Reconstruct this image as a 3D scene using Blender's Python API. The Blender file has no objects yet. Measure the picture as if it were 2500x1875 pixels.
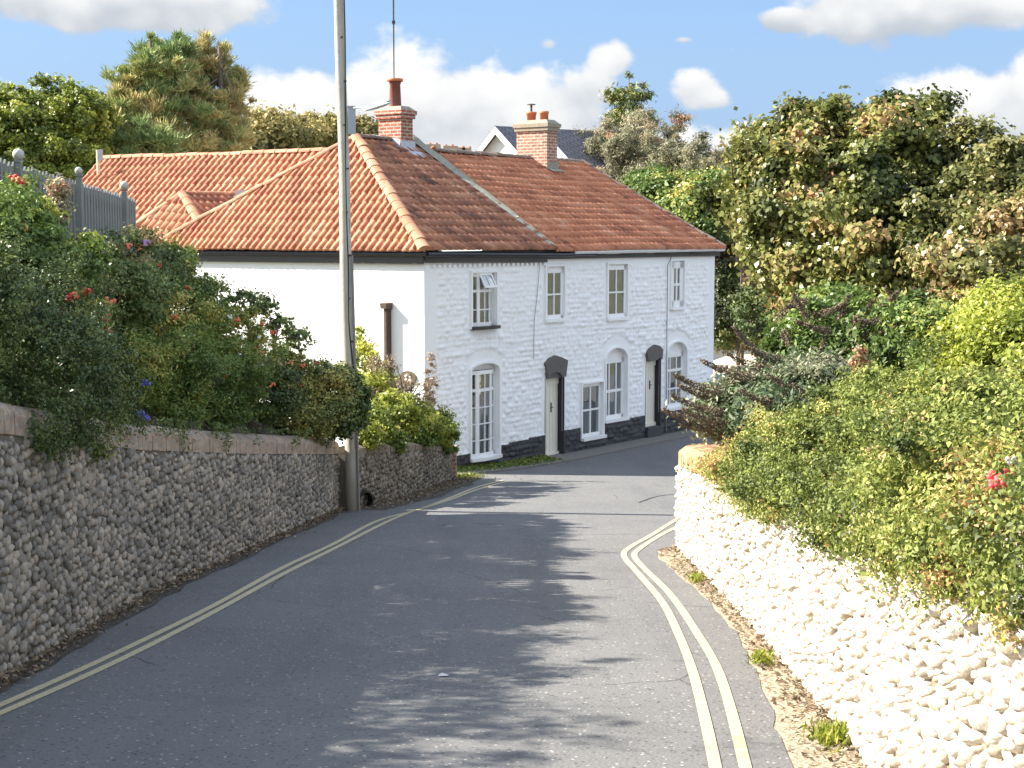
import bpy, math, random
import numpy as np
from mathutils import Vector
R=math.radians
D=bpy.data
SC=bpy.context.scene
rng=np.random.default_rng(11)
random.seed(5)
# ------------------------------------------------------------------ camera
F=3900.0; PIT=math.atan(357.5/3900)
cam=D.cameras.new('camera'); co=D.objects.new('camera',cam); SC.collection.objects.link(co)
cam.sensor_width=36; cam.lens=36*F/2500; cam.clip_start=.1; cam.clip_end=3000
co.location=(0,0,0); co.rotation_euler=(R(90)-PIT,0,0); SC.camera=co
SC.render.resolution_x=1024; SC.render.resolution_y=768
# ------------------------------------------------------------------ exposure
SC.view_settings.view_transform='Standard'; SC.view_settings.look='None'
SC.view_settings.exposure=2.0; SC.view_settings.gamma=1
# ------------------------------------------------------------------ sun
SUN_EL=35.5; SX,SY=-0.985,0.17          # horizontal direction towards the sun
sl=D.lights.new('sun','SUN'); sl.energy=4.2; sl.angle=R(.5); sl.color=(1,.93,.82)
so=D.objects.new('sun',sl); SC.collection.objects.link(so)
tos=Vector((SX*math.cos(R(SUN_EL)),SY*math.cos(R(SUN_EL)),math.sin(R(SUN_EL))))
so.rotation_euler=tos.to_track_quat('Z','Y').to_euler(); so.location=(-30,5,30)
# ------------------------------------------------------------------ world
class NT:
    def __init__(s,nt): s.nt=nt
    def n(s,t,**k):
        o=s.nt.nodes.new(t)
        for a,b in k.items(): setattr(o,a,b)
        return o
    def l(s,a,b): s.nt.links.new(a,b)
    def m(s,op,a,b=None,c=None,clamp=False):
        o=s.n('ShaderNodeMath',operation=op); o.use_clamp=clamp
        for i,q in enumerate((a,b,c)):
            if q is None: continue
            if isinstance(q,(int,float)): o.inputs[i].default_value=q
            else: s.l(q,o.inputs[i])
        return o.outputs[0]
    def noise(s,vec,scale,detail=4,rough=.5,dist=0,out='Fac'):
        o=s.n('ShaderNodeTexNoise'); o.inputs['Scale'].default_value=scale; o.inputs['Detail'].default_value=detail
        o.inputs['Roughness'].default_value=rough; o.inputs['Distortion'].default_value=dist
        if vec is not None: s.l(vec,o.inputs['Vector'])
        return o.outputs[out]
    def mr(s,v,a,b,c=0.,d=1.,smooth=True):
        o=s.n('ShaderNodeMapRange'); o.interpolation_type='SMOOTHSTEP' if smooth else 'LINEAR'
        for i,q in zip((1,2,3,4),(a,b,c,d)): o.inputs[i].default_value=q
        s.l(v,o.inputs[0]); return o.outputs[0]
    def mix(s,f,a,b,mode='MIX'):
        o=s.n('ShaderNodeMix',data_type='RGBA',blend_type=mode)
        for i,q in ((0,f),(6,a),(7,b)):
            if isinstance(q,(int,float)): o.inputs[i].default_value=q
            elif isinstance(q,(tuple,list)): o.inputs[i].default_value=tuple(q)+((1,) if len(q)==3 else ())
            else: s.l(q,o.inputs[i])
        return o.outputs[2]
    def ramp(s,f,stops,interp='LINEAR'):
        o=s.n('ShaderNodeValToRGB'); cr=o.color_ramp; cr.interpolation=interp
        while len(cr.elements)<len(stops): cr.elements.new(.5)
        for e,(p,c) in zip(cr.elements,stops): e.position=p; e.color=tuple(c)+(1,)
        s.l(f,o.inputs[0]); return o.outputs[0]
W=D.worlds.new('World'); SC.world=W; W.use_nodes=True
w=NT(W.node_tree); W.node_tree.nodes.clear()
wo=w.n('ShaderNodeOutputWorld'); bg=w.n('ShaderNodeBackground'); w.l(bg.outputs[0],wo.inputs[0])
bg.inputs[1].default_value=.12
sky=w.n('ShaderNodeTexSky',sky_type='NISHITA'); sky.sun_disc=False
sky.sun_elevation=R(SUN_EL); sky.sun_rotation=math.atan2(SX,SY); sky.air_density=1.0; sky.dust_density=.6; sky.ozone_density=1.5
tc=w.n('ShaderNodeTexCoord'); sp=w.n('ShaderNodeSeparateXYZ'); w.l(tc.outputs['Generated'],sp.inputs[0])
U=w.m('ARCTAN2',sp.outputs[0],sp.outputs[1]); V=w.m('ARCSINE',sp.outputs[2])
cmb=w.n('ShaderNodeCombineXYZ'); w.l(U,cmb.inputs[0]); w.l(w.m('MULTIPLY',V,1.25),cmb.inputs[1]); UV=cmb.outputs[0]
# cumulus: centre and radii as seen from here, in units of 1/3900 rad about (1250,580)
CL=[(1040,330,450,225,70),(1330,330,240,190,60),(820,335,260,190,50),(640,310,110,75,40),
    (1430,240,150,120,70,.2),(1480,170,110,120,70,.35),(1340,120,80,50,40,.55),(1690,230,120,100,70,.38),(1730,250,80,50,40,.4),(1665,112,75,35,28,.6),(1775,135,60,30,30,.75),(350,45,420,120,75),(60,20,160,80,60),
    (2170,60,330,110,85),(1900,70,90,40,40),(2370,330,330,170,40),(2510,290,160,190,50),(2050,400,330,80,40),
    (900,400,700,80,60),(1650,390,260,85,40),(2900,250,500,240,60),(-500,250,500,130,60),(150,470,500,260,60)]
acc=None; num=None; mx=None
for cx,cy,rx,rt,rb,*eo in CL:
    u0=(cx-1250)/3900; v0=(580-cy)/3900
    du=w.m('DIVIDE',w.m('SUBTRACT',U,u0),rx/3900); dv=w.m('SUBTRACT',V,v0)
    t=w.m('MAXIMUM',w.m('DIVIDE',dv,rt/3900),w.m('DIVIDE',dv,-rb/3900))
    e=w.m('SUBTRACT',1-(eo[0] if eo else 0),w.m('SQRT',w.m('ADD',w.m('MULTIPLY',du,du),w.m('MULTIPLY',t,t))))
    h=w.m('DIVIDE',dv,rt/3900); ep=w.m('MAXIMUM',w.m('ADD',e,.12),.0001); ep=w.m('MULTIPLY',ep,ep)
    mx=e if mx is None else w.m('MAXIMUM',mx,e)
    acc=ep if acc is None else w.m('ADD',acc,ep)
    q=w.m('MULTIPLY',ep,h); num=q if num is None else w.m('ADD',num,q)
hh=w.m('DIVIDE',num,acc)
n1=w.noise(UV,16,9,.55); n2=w.noise(UV,45,6,.6)
vo=w.n('ShaderNodeTexVoronoi',feature='SMOOTH_F1'); vo.inputs['Scale'].default_value=46; w.l(UV,vo.inputs['Vector'])
vo.inputs['Smoothness'].default_value=.5
bil=w.m('SUBTRACT',.5,vo.outputs['Distance'])
M=w.m('ADD',mx,w.m('ADD',w.m('MULTIPLY',w.m('SUBTRACT',n1,.52),1.5),w.m('ADD',w.m('MULTIPLY',w.m('SUBTRACT',n2,.5),.35),w.m('MULTIPLY',bil,.22))))
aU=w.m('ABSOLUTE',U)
side=w.m('MAXIMUM',w.mr(aU,.5,1.0),w.mr(V,.45,.8))  # bright unseen cloud cover added outside the view to fill the shaded facade
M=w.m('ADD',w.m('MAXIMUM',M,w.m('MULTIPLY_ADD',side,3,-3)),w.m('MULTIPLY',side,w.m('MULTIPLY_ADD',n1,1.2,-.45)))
dens=w.mr(M,.02,.30)
shade=w.m('ADD',w.m('MULTIPLY',hh,.75),w.m('ADD',w.m('MULTIPLY',w.m('SUBTRACT',n1,.5),1.2),w.m('MULTIPLY',bil,.45)))
ccol=w.ramp(w.m('MULTIPLY_ADD',shade,.70,.55,clamp=True),[(0,(.98,1.12,1.32)),(.35,(1.3,1.4,1.53)),(.65,(1.9,1.93,1.96)),(1,(2.3,2.28,2.24))])
skyc=w.mix(.82,sky.outputs[0],(.33,.66,1.38))
skyc2=w.mix(w.mr(V,.0,.20),(.85,1.25,1.78),skyc)
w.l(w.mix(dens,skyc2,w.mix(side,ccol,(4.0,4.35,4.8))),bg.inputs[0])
# ------------------------------------------------------------------ helpers
CP,SP=math.cos(PIT),math.sin(PIT)
def ray(px,py):
    a=(px-1250)/F; b=-(py-937.5)/F
    return np.array([a,CP+b*SP,-SP+b*CP])
def gz(x,y):
    k=.15; y=np.asarray(y,float); x=np.asarray(x,float)
    a=-2.3-.083*y; b=-5.38; m=np.maximum(a,b); d=np.minimum(np.abs(a-b)/k,1)
    z=m+k*.25*(1-d)**2
    z=z+np.clip((y-49)*.16,0,1.15)*np.clip((x-5)/3,0,1)
    return z+np.clip((y-100)*.1,0,11)
def G(px,py):
    r=ray(px,py)
    for t in np.arange(1,300,.25):
        if r[2]*t<gz(r[0]*t,r[1]*t): break
    lo,hi=t-.25,t
    for _ in range(30):
        m=(lo+hi)/2
        if r[2]*m<gz(r[0]*m,r[1]*m): hi=m
        else: lo=m
    return r*hi
def P(px,py,y):
    r=ray(px,py); return r*(y/r[1])
def hsh(i,j,k):
    n=(i*374761393+j*668265263+k*2147483647%987654321)&0xffffffff
    n=((n^(n>>13))*1274126177)&0xffffffff
    return ((n^(n>>16))&0xffff)/65535.
def vn(x,y,z=0.):
    x,y,z=np.broadcast_arrays(np.asarray(x,float),np.asarray(y,float),np.asarray(z,float))
    i,j,k=[np.floor(q).astype(np.int64) for q in (x,y,z)]
    f,g,h=x-i,y-j,z-k; f,g,h=[q*q*(3-2*q) for q in (f,g,h)]
    o=0
    for a in (0,1):
        for b in (0,1):
            for c in (0,1):
                o=o+hsh(i+a+1000,j+b+1000,k+c+1000)*(f if a else 1-f)*(g if b else 1-g)*(h if c else 1-h)
    return o
def worldloc(o):
    v=Vector((0,0,0))
    while o is not None: v=v+Vector(o.location); o=o.parent
    return v
def tag(o,label=None,cat=None,group=None,kind=None):
    if label: o['label']=label
    if cat: o['category']=cat
    if group: o['group']=group
    if kind: o['kind']=kind
    return o
def thing(name,loc,label,cat,group=None):
    o=D.objects.new(name,None); o.location=tuple(float(q) for q in loc); SC.collection.objects.link(o)
    o.empty_display_size=.2
    return tag(o,label,cat,group)
def mesh(name,V,Fq,mat,parent=None,smooth=False,attr=None,uv=None,autouv=True):
    """V (N,3); Fq: (M,4) array or list of tuples"""
    V=np.asarray(V,float); off=np.array(worldloc(parent)) if parent else np.zeros(3)
    V=V-off; me=D.meshes.new(name)
    if isinstance(Fq,np.ndarray):
        m,k=Fq.shape; me.vertices.add(len(V)); me.vertices.foreach_set('co',V.astype(np.float32).ravel())
        me.loops.add(m*k); me.loops.foreach_set('vertex_index',Fq.astype(np.int32).ravel())
        me.polygons.add(m); me.polygons.foreach_set('loop_start',np.arange(0,m*k,k,dtype=np.int32))
        me.polygons.foreach_set('loop_total',np.full(m,k,np.int32)); me.update(calc_edges=True)
    else:
        me.from_pydata(V.tolist(),[],[tuple(int(i) for i in f) for f in Fq]); me.update()
    if smooth: me.polygons.foreach_set('use_smooth',np.ones(len(me.polygons),bool))
    if uv is not None:
        l=me.uv_layers.new(name='UVMap'); l.data.foreach_set('uv',np.asarray(uv,np.float32)[np.array([q.vertex_index for q in me.loops])].ravel())
    elif autouv and len(me.polygons)<4000:
        l=me.uv_layers.new(name='UVMap')
        for p in me.polygons:
            n=p.normal
            if abs(n.z)>.8: a=Vector((1,0,0)); b=Vector((0,1,0))
            else: a=Vector((-n.y,n.x,0)).normalized(); b=Vector((0,0,1)) 
            for li in p.loop_indices:
                c=me.vertices[me.loops[li].vertex_index].co; l.data[li].uv=(c.dot(a),c.dot(b))
    if attr is not None:
        at=me.attributes.new('v','FLOAT','POINT'); at.data.foreach_set('value',np.asarray(attr,np.float32))
    me.materials.append(mat)
    o=D.objects.new(name,me); SC.collection.objects.link(o)
    if parent: o.parent=parent
    return o
class MB:
    def __init__(s): s.v=[]; s.f=[]
    def add(s,V,Fs):
        b=len(s.v); s.v+= [tuple(float(c) for c in q) for q in V]; s.f+=[tuple(i+b for i in f) for f in Fs]; return s
    def hexa(s,c8):   # bottom 4 ccw, top 4 ccw
        return s.add(c8,[(3,2,1,0),(4,5,6,7),(0,1,5,4),(1,2,6,5),(2,3,7,6),(3,0,4,7)])
    def box(s,c,h,ax=None):
        c=np.array(c,float); A=np.eye(3) if ax is None else np.array(ax,float)
        L=[]
        for z in (-1,1):
            for x,y in ((-1,-1),(1,-1),(1,1),(-1,1)): L.append(c+A[0]*h[0]*x+A[1]*h[1]*y+A[2]*h[2]*z)
        return s.hexa(L)
    def tube(s,pts,rad,seg=8,caps=True):
        pts=[np.array(p,float) for p in pts]; n=len(pts)
        if isinstance(rad,(int,float)): rad=[rad]*n
        b=len(s.v); ref=None
        for i,p in enumerate(pts):
            t=pts[min(i+1,n-1)]-pts[max(i-1,0)]; t=t/(np.linalg.norm(t)+1e-9)
            if ref is None: ref=np.array([1,0,0]) if abs(t[0])<.8 else np.array([0,1,0])
            a=np.cross(t,ref); a/=np.linalg.norm(a)+1e-9; c=np.cross(a,t); ref=c
            for k in range(seg):
                q=2*math.pi*k/seg; s.v.append(tuple(p+rad[i]*(math.cos(q)*c+math.sin(q)*a)))
        for i in range(n-1):
            for k in range(seg): s.f.append((b+i*seg+k,b+i*seg+(k+1)%seg,b+(i+1)*seg+(k+1)%seg,b+(i+1)*seg+k))
        if caps: s.f.append(tuple(b+k for k in range(seg))[::-1]); s.f.append(tuple(b+(n-1)*seg+k for k in range(seg)))
        return s
    def prism(s,poly,vec):    # polygon (list of 3d) extruded by vec
        n=len(poly); poly=[np.array(p,float) for p in poly]; vec=np.array(vec,float)
        return s.add(poly+[p+vec for p in poly],[tuple(range(n))[::-1],tuple(range(n,2*n))]+[(i,(i+1)%n,n+(i+1)%n,n+i) for i in range(n)])
    def build(s,name,mat,parent=None,smooth=False): return mesh(name,np.array(s.v),s.f,mat,parent,smooth)
# ------------------------------------------------------------------ materials
def newmat(name):
    m=D.materials.new(name); m.use_nodes=True; t=NT(m.node_tree); b=m.node_tree.nodes['Principled BSDF']; return m,t,b
def bump(t,b,h,st=.3,dist=.01):
    o=t.n('ShaderNodeBump'); o.inputs['Strength'].default_value=st; o.inputs['Distance'].default_value=dist
    t.l(h,o.inputs['Height']); t.l(o.outputs[0],b.inputs['Normal'])
def obj_co(t): return t.n('ShaderNodeTexCoord').outputs['Object']
def plain(name,col,rough=.7,var=.15,scale=8,bs=.2,metal=0,bd=.005):
    m,t,b=newmat(name); c=obj_co(t); n=t.noise(c,scale,6,.6)
    t.l(t.mix(n,tuple(q*(1-var) for q in col),tuple(min(1,q*(1+var)) for q in col)),b.inputs['Base Color'])
    b.inputs['Roughness'].default_value=rough; b.inputs['Metallic'].default_value=metal
    if bs: bump(t,b,t.noise(c,scale*6,5,.6),bs,bd)
    return m
def leafmat(name,stops,rough=.45,trans=.28):
    m,t,b=newmat(name); a=t.n('ShaderNodeAttribute',attribute_name='v')
    col=t.ramp(a.outputs['Fac'],stops); t.l(col,b.inputs['Base Color']); b.inputs['Roughness'].default_value=rough
    b.inputs['Specular IOR Level'].default_value=.35
    tr=t.n('ShaderNodeBsdfTranslucent'); t.l(t.mix(.5,col,(.35,.45,.05),'MIX') if False else col,tr.inputs[0])
    mx=t.n('ShaderNodeMixShader'); mx.inputs[0].default_value=trans
    out=[n for n in t.nt.nodes if n.type=='OUTPUT_MATERIAL'][0]
    t.l(b.outputs[0],mx.inputs[1]); t.l(tr.outputs[0],mx.inputs[2]); t.l(mx.outputs[0],out.inputs[0]); return m
def asphalt():
    m,t,b=newmat('asphalt'); c=obj_co(t)
    big=t.noise(c,.5,5,.6); fine=t.noise(c,60,3,.7); v=t.n('ShaderNodeTexVoronoi'); v.inputs['Scale'].default_value=38; t.l(c,v.inputs['Vector'])
    wn=t.n('ShaderNodeTexWhiteNoise'); t.l(v.outputs['Color'],wn.inputs[0])
    spk=t.m('MULTIPLY',t.mr(wn.outputs['Value'],.93,.97),t.mr(v.outputs['Distance'],.5,.2))
    drk=t.m('MULTIPLY',t.mr(wn.outputs['Value'],.12,.05),t.mr(v.outputs['Distance'],.6,.3))
    base=t.mix(t.mr(big,.3,.7),(.088,.088,.09),(.135,.133,.13))
    base=t.mix(fine,base,(.105,.104,.104)); base=t.mix(t.m('MULTIPLY',t.mr(fine,.35,.65),.5),base,(.18,.178,.172))
    base=t.mix(drk,base,(.045,.045,.05)); base=t.mix(t.m('MULTIPLY',spk,.85),base,(.42,.41,.38))
    sx=t.n('ShaderNodeSeparateXYZ'); t.l(c,sx.inputs[0]); mpn=t.n('ShaderNodeMapping'); mpn.inputs['Scale'].default_value=(2.2,.16,1); t.l(c,mpn.inputs['Vector'])
    st=t.noise(mpn.outputs[0],1.,4,.55); base=t.mix(t.m('MULTIPLY',t.mr(st,.5,.68),.35),base,t.mix(1,base,(.72,.73,.75),'MULTIPLY'))
    pn=t.noise(c,.9,2,.4); base=t.mix(t.m('MULTIPLY',t.mr(pn,.60,.615),.22),base,t.mix(1,base,(.7,.7,.72),'MULTIPLY'))
    vc=t.n('ShaderNodeTexVoronoi',feature='DISTANCE_TO_EDGE'); vc.inputs['Scale'].default_value=.55; cw=t.n('ShaderNodeMix',data_type='RGBA'); cw.inputs[0].default_value=.18
    t.l(c,cw.inputs[6]); t.l(t.noise(c,1.6,4,.6,0,'Color'),cw.inputs[7]); t.l(cw.outputs[2],vc.inputs['Vector'])
    ck=t.m('MULTIPLY',t.mr(vc.outputs['Distance'],.006,.001),t.mr(t.noise(c,.5,2,.5),.52,.58)); base=t.mix(t.m('MULTIPLY',ck,.8),base,(.03,.03,.03))
    t.l(base,b.inputs['Base Color']); b.inputs['Roughness'].default_value=.85
    bump(t,b,t.m('ADD',v.outputs['Distance'],fine),.5,.006); return m
def stone(name,stops,scale=1,rough=.65,bs=.35):
    m,t,b=newmat(name); a=t.n('ShaderNodeAttribute',attribute_name='v'); c=obj_co(t)
    col=t.ramp(a.outputs['Fac'],stops); n=t.noise(c,30*scale,5,.65)
    col=t.mix(t.mr(n,.35,.7),t.mix(1,col,(.72,.70,.68),'MULTIPLY'),col)
    t.l(col,b.inputs['Base Color']); b.inputs['Roughness'].default_value=rough; bump(t,b,n,bs,.01); return m
def tile(name,cols,lichen,lamt):
    m,t,b=newmat(name); uv=t.n('ShaderNodeUVMap'); c=obj_co(t)
    fl=t.n('ShaderNodeVectorMath',operation='FLOOR'); t.l(uv.outputs[0],fl.inputs[0])
    wn=t.n('ShaderNodeTexWhiteNoise',noise_dimensions='2D'); t.l(fl.outputs[0],wn.inputs[0])
    n=t.noise(c,1.1,4,.6); f=t.m('ADD',t.m('MULTIPLY',wn.outputs[0],.55),t.m('MULTIPLY',t.mr(n,.3,.7),.45))
    col=t.ramp(f,cols)
    n2=t.noise(c,14,6,.7); n3=t.noise(c,2.3,3,.6)
    lm=t.m('MULTIPLY',t.mr(n2,.58,.68),t.mr(n3,.45,.6)); col=t.mix(t.m('MULTIPLY',lm,lamt),col,lichen)
    n4=t.noise(c,40,4,.6); col=t.mix(t.mr(n4,.3,.75),t.mix(1,col,(.7,.68,.66),'MULTIPLY'),col)
    t.l(col,b.inputs['Base Color']); b.inputs['Roughness'].default_value=.8; bump(t,b,n4,.4,.008); return m
def brick(name,c1,c2,mo,sc=1.,mort=.018):
    m,t,b=newmat(name); uv=t.n('ShaderNodeUVMap'); br=t.n('ShaderNodeTexBrick'); t.l(uv.outputs[0],br.inputs[0])
    br.inputs['Scale'].default_value=1; br.inputs['Brick Width'].default_value=.235*sc; br.inputs['Row Height'].default_value=.085*sc
    br.inputs['Mortar Size'].default_value=mort; br.inputs['Color1'].default_value=c1+(1,); br.inputs['Color2'].default_value=c2+(1,); br.inputs['Mortar'].default_value=mo+(1,)
    c=obj_co(t); n=t.noise(c,9,5,.65)
    col=t.mix(t.mr(n,.3,.7),t.mix(1,br.outputs[0],(.62,.6,.58),'MULTIPLY'),br.outputs[0])
    t.l(col,b.inputs['Base Color']); b.inputs['Roughness'].default_value=.85; bump(t,b,t.m('SUBTRACT',n,br.outputs['Fac']),.6,.01); return m
def painted(name,col,grime,amt):
    m,t,b=newmat(name); c=obj_co(t); n=t.noise(c,1.3,6,.65); n2=t.noise(c,22,5,.6)
    f=t.m('MULTIPLY',t.m('MULTIPLY',t.mr(n,.42,.75),t.mr(n2,.35,.7)),amt)
    t.l(t.mix(f,col,grime),b.inputs['Base Color']); b.inputs['Roughness'].default_value=.6; bump(t,b,n2,.25,.01); return m
def glassmat():
    m=D.materials.new('window_glass'); m.use_nodes=True; t=NT(m.node_tree); t.nt.nodes.clear()
    o=t.n('ShaderNodeOutputMaterial'); g=t.n('ShaderNodeBsdfGlossy'); g.inputs['Roughness'].default_value=.01; g.inputs[0].default_value=(.9,.93,.95,1)
    tr=t.n('ShaderNodeBsdfTransparent'); tr.inputs[0].default_value=(.75,.8,.8,1); fr=t.n('ShaderNodeFresnel'); fr.inputs[0].default_value=1.9
    no=t.noise(obj_co(t),2.2,2,.5); bu=t.n('ShaderNodeBump'); bu.inputs['Strength'].default_value=.06; bu.inputs['Distance'].default_value=.05; t.l(no,bu.inputs['Height'])
    t.l(bu.outputs[0],g.inputs['Normal']); mx=t.n('ShaderNodeMixShader')
    t.l(t.m('MULTIPLY',fr.outputs[0],2.3,clamp=True),mx.inputs[0]); t.l(tr.outputs[0],mx.inputs[1]); t.l(g.outputs[0],mx.inputs[2]); t.l(mx.outputs[0],o.inputs[0]); return m
MT=dict(
 asphalt=asphalt(),
 yellow=None,
 white=painted('white_masonry_paint',(.86,.86,.845),(.58,.56,.51),.3),
 black=painted('black_masonry_paint',(.028,.028,.032),(.10,.09,.08),.4),
 render=painted('smooth_white_render',(.82,.81,.79),(.6,.57,.5),.3),
 gloss=plain('white_gloss_paint',(.80,.80,.78),.35,.03,5,0),
 cream=plain('cream_door_paint',(.76,.72,.60),.45,.05,5,.05),
 dark=plain('black_gloss_paint',(.018,.018,.024),.35,.2,6,0),
 fascia=plain('black_fascia_paint',(.035,.03,.028),.5,.3,6,.2),
 upvc=plain('white_plastic_gutter',(.62,.62,.6),.4,.1,6,0),
 grey=plain('weathered_grey_stone',(.12,.11,.10),.85,.3,10,.5),
 glass=glassmat(),
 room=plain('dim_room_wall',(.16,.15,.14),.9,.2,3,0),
 curtain=plain('pale_curtain',(.74,.74,.72),.9,.12,9,.1),
 tileS=tile('orange_pantile',[(0,(.34,.115,.055)),(.35,(.50,.185,.095)),(.7,(.62,.27,.14)),(1,(.70,.38,.24))],(.62,.50,.36),.5),
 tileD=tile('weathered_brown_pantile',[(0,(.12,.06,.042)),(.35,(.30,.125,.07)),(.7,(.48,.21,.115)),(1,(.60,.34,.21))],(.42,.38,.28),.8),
 tileR=tile('red_pantile',[(0,(.25,.095,.06)),(.3,(.48,.18,.09)),(.7,(.62,.255,.13)),(1,(.68,.37,.23))],(.5,.4,.3),.5),
 ridge=tile('ridge_tile_clay',[(0,(.38,.15,.08)),(.5,(.52,.24,.13)),(1,(.60,.36,.22))],(.62,.58,.40),1.),
 ridgeD=tile('mossy_ridge_tile',[(0,(.12,.085,.07)),(.5,(.2,.15,.11)),(1,(.3,.25,.19))],(.4,.4,.32),1.),
 cement=plain('lichened_cement',(.27,.26,.20),.9,.45,9,.8,0,.02),
 brickC=brick('red_brick',(.30,.065,.035),(.42,.12,.06),(.42,.36,.29)),
 brickO=brick('pale_red_brick',(.26,.11,.075),(.42,.2,.13),(.52,.40,.31),1.,.02),
 capst=plain('lichened_cap_stone',(.27,.24,.18),.9,.4,9,.7,0,.02),
 pot=plain('terracotta_pot',(.50,.16,.07),.75,.2,6,.3),
 potD=plain('sooty_terracotta_pot',(.17,.055,.035),.75,.6,5,.3),
 lead=plain('lead_flashing',(.42,.44,.46),.5,.25,12,.5),
 wood=plain('weathered_pole_wood',(.42,.39,.32),.85,.28,3,.6,0,.01),
 picket=plain('grey_weathered_picket',(.20,.205,.19),.85,.3,5,.4),
 ball=plain('grey_finial_paint',(.42,.41,.37),.7,.15,8,.2),
 cable=plain('black_cable',(.02,.02,.02),.5,.1,5,0),
 metal=plain('galvanised_grey',(.36,.38,.40),.5,.12,10,.1,.3),
 lamp=plain('cloudy_lamp_bowl',(.52,.54,.52),.25,.1,10,0),
 rust=plain('dark_brown_timber',(.075,.045,.032),.8,.5,9,.6),
 bark=plain('grey_brown_bark',(.13,.10,.075),.9,.4,7,.8,0,.02),
 twig=plain('pale_twig',(.30,.24,.17),.9,.3,7,.3),
 slate=None, 
)
# yellow paint, worn
m,t,b=newmat('worn_yellow_paint'); c=obj_co(t); n=t.noise(c,7,6,.7); n2=t.noise(c,55,3,.7)
t.l(t.mix(t.m('MULTIPLY',t.mr(n2,.45,.68),.8),t.mix(n,(.46,.39,.22),(.55,.48,.30)),(.15,.145,.13)),b.inputs['Base Color']); b.inputs['Roughness'].default_value=.7; MT['yellow']=m
m,t,b=newmat('dark_blue_slate'); uv=t.n('ShaderNodeUVMap'); br=t.n('ShaderNodeTexBrick'); t.l(uv.outputs[0],br.inputs[0])
br.inputs['Scale'].default_value=1; br.inputs['Brick Width'].default_value=.3; br.inputs['Row Height'].default_value=.22; br.inputs['Mortar Size'].default_value=.02
br.inputs['Color1'].default_value=(.045,.047,.06,1); br.inputs['Color2'].default_value=(.07,.07,.085,1); br.inputs['Mortar'].default_value=(.015,.015,.02,1)
t.l(br.outputs[0],b.inputs['Base Color']); b.inputs['Roughness'].default_value=.6; MT['slate']=m
# ------------------------------------------------------------------ ground, road, verge
def sheet(name,xs_rows,ys,zf,mat,label=None,kind='structure',parent=None):
    V=[];n=len(xs_rows[0])
    for xs,y in zip(xs_rows,ys):
        for x in xs: V.append((x,y,zf(x,y)))
    Fq=np.array([(i*n+j,i*n+j+1,(i+1)*n+j+1,(i+1)*n+j) for i in range(len(ys)-1) for j in range(n-1)])
    o=mesh(name,np.array(V),Fq,mat,parent,smooth=True,autouv=False)
    if kind: o['kind']=kind
    return o
m,t,b=newmat('earth_and_grass'); c=obj_co(t); n=t.noise(c,.35,5,.6); n2=t.noise(c,9,5,.7)
t.l(t.mix(t.mr(n,.4,.6),t.mix(n2,(.06,.075,.03),(.10,.12,.045)),t.mix(n2,(.10,.08,.05),(.2,.16,.10))),b.inputs['Base Color']); b.inputs['Roughness'].default_value=.95; bump(t,b,n2,.6,.05); GRD=m
m,t,b=newmat('sandy_gravel'); c=obj_co(t); n=t.noise(c,2,5,.6); n2=t.noise(c,32,5,.75); v=t.n('ShaderNodeTexVoronoi'); v.inputs['Scale'].default_value=28; t.l(c,v.inputs['Vector'])
t.l(t.mix(t.mr(n2,.42,.6),t.mix(n,(.24,.19,.13),(.32,.26,.18)),t.mix(n,(.42,.35,.25),(.48,.41,.31))),b.inputs['Base Color']); b.inputs['Roughness'].default_value=.95; bump(t,b,t.m('ADD',n2,v.outputs['Distance']),.8,.02); GRV=m
m,t,b=newmat('dusty_drive'); c=obj_co(t); n=t.noise(c,1,5,.6)
t.l(t.mix(n,(.50,.42,.29),(.6,.53,.4)),b.inputs['Base Color']); b.inputs['Roughness'].default_value=.95; DRV=m
m,t,b=newmat('gutter_dirt'); c=obj_co(t); n=t.noise(c,3,5,.6); n2=t.noise(c,40,5,.7)
t.l(t.mix(t.mr(n2,.45,.62),(.045,.038,.03),t.mix(n,(.09,.075,.055),(.17,.145,.11))),b.inputs['Base Color']); b.inputs['Roughness'].default_value=.95; bump(t,b,n2,.8,.02); DRT=m
gx=np.concatenate([[-900,-500,-260,-120,-60,-40],np.arange(-30,30.1,1.5),[40,60,120,260,500,900]])
gy=np.concatenate([[-60,-30],np.arange(-15,70,1.),np.arange(70,260,6),[300,400,700,1400,2500]])
sheet('ground',[gx]*len(gy),gy,lambda x,y:float(gz(x,y))-.02,GRD)
def lin(tab,y):
    a=np.array(tab); return float(np.interp(y,a[:,0],a[:,1]))
WL=[(-10,-3.9),(8,-3.9),(11.57,-3.80),(15.96,-3.74),(19.99,-3.38),(25.9,-2.86)]      # left wall face x(y)
LWL=[(25.9,-2.66),(28.4,-2.0),(33.0,-1.28)]
WR=[(-10,1.95),(5,2.02),(8.97,2.10),(11.9,2.17),(15.26,2.19),(20.5,2.16)]
v2=np.array([.589,.808]);v2/=np.linalg.norm(v2); nf2=np.array([v2[1],-v2[0]]); C0=P(1035,640,35)[:2]
def fy(y,w=0.): # x of the line parallel to the facade at distance w in front
    p=C0+w*nf2; return p[0]+(y-p[1])*v2[0]/v2[1]
ys=np.arange(-9,62,.5)
def xl(y): return lin(WL+[(26,-2.9),(33,-1.6),(34.6,-1.9)],y)-.25 if y<34.6 else fy(y,-.1)
XR=[(-10,1.5),(8.97,1.60),(10.5,1.75),(13.7,1.95),(14.9,1.96),(16.7,1.90),(19.3,1.76),(20.2,1.9),(20.6,2.3),(21.5,2.7),(22.5,3.1),(24,3.7),(26.5,5.2),(30,7.9),(35,11.6),(62,31)]
ys2=np.concatenate([np.arange(-9,8,1.),np.arange(8,36,.25),np.arange(36,62,.5)])
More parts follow.
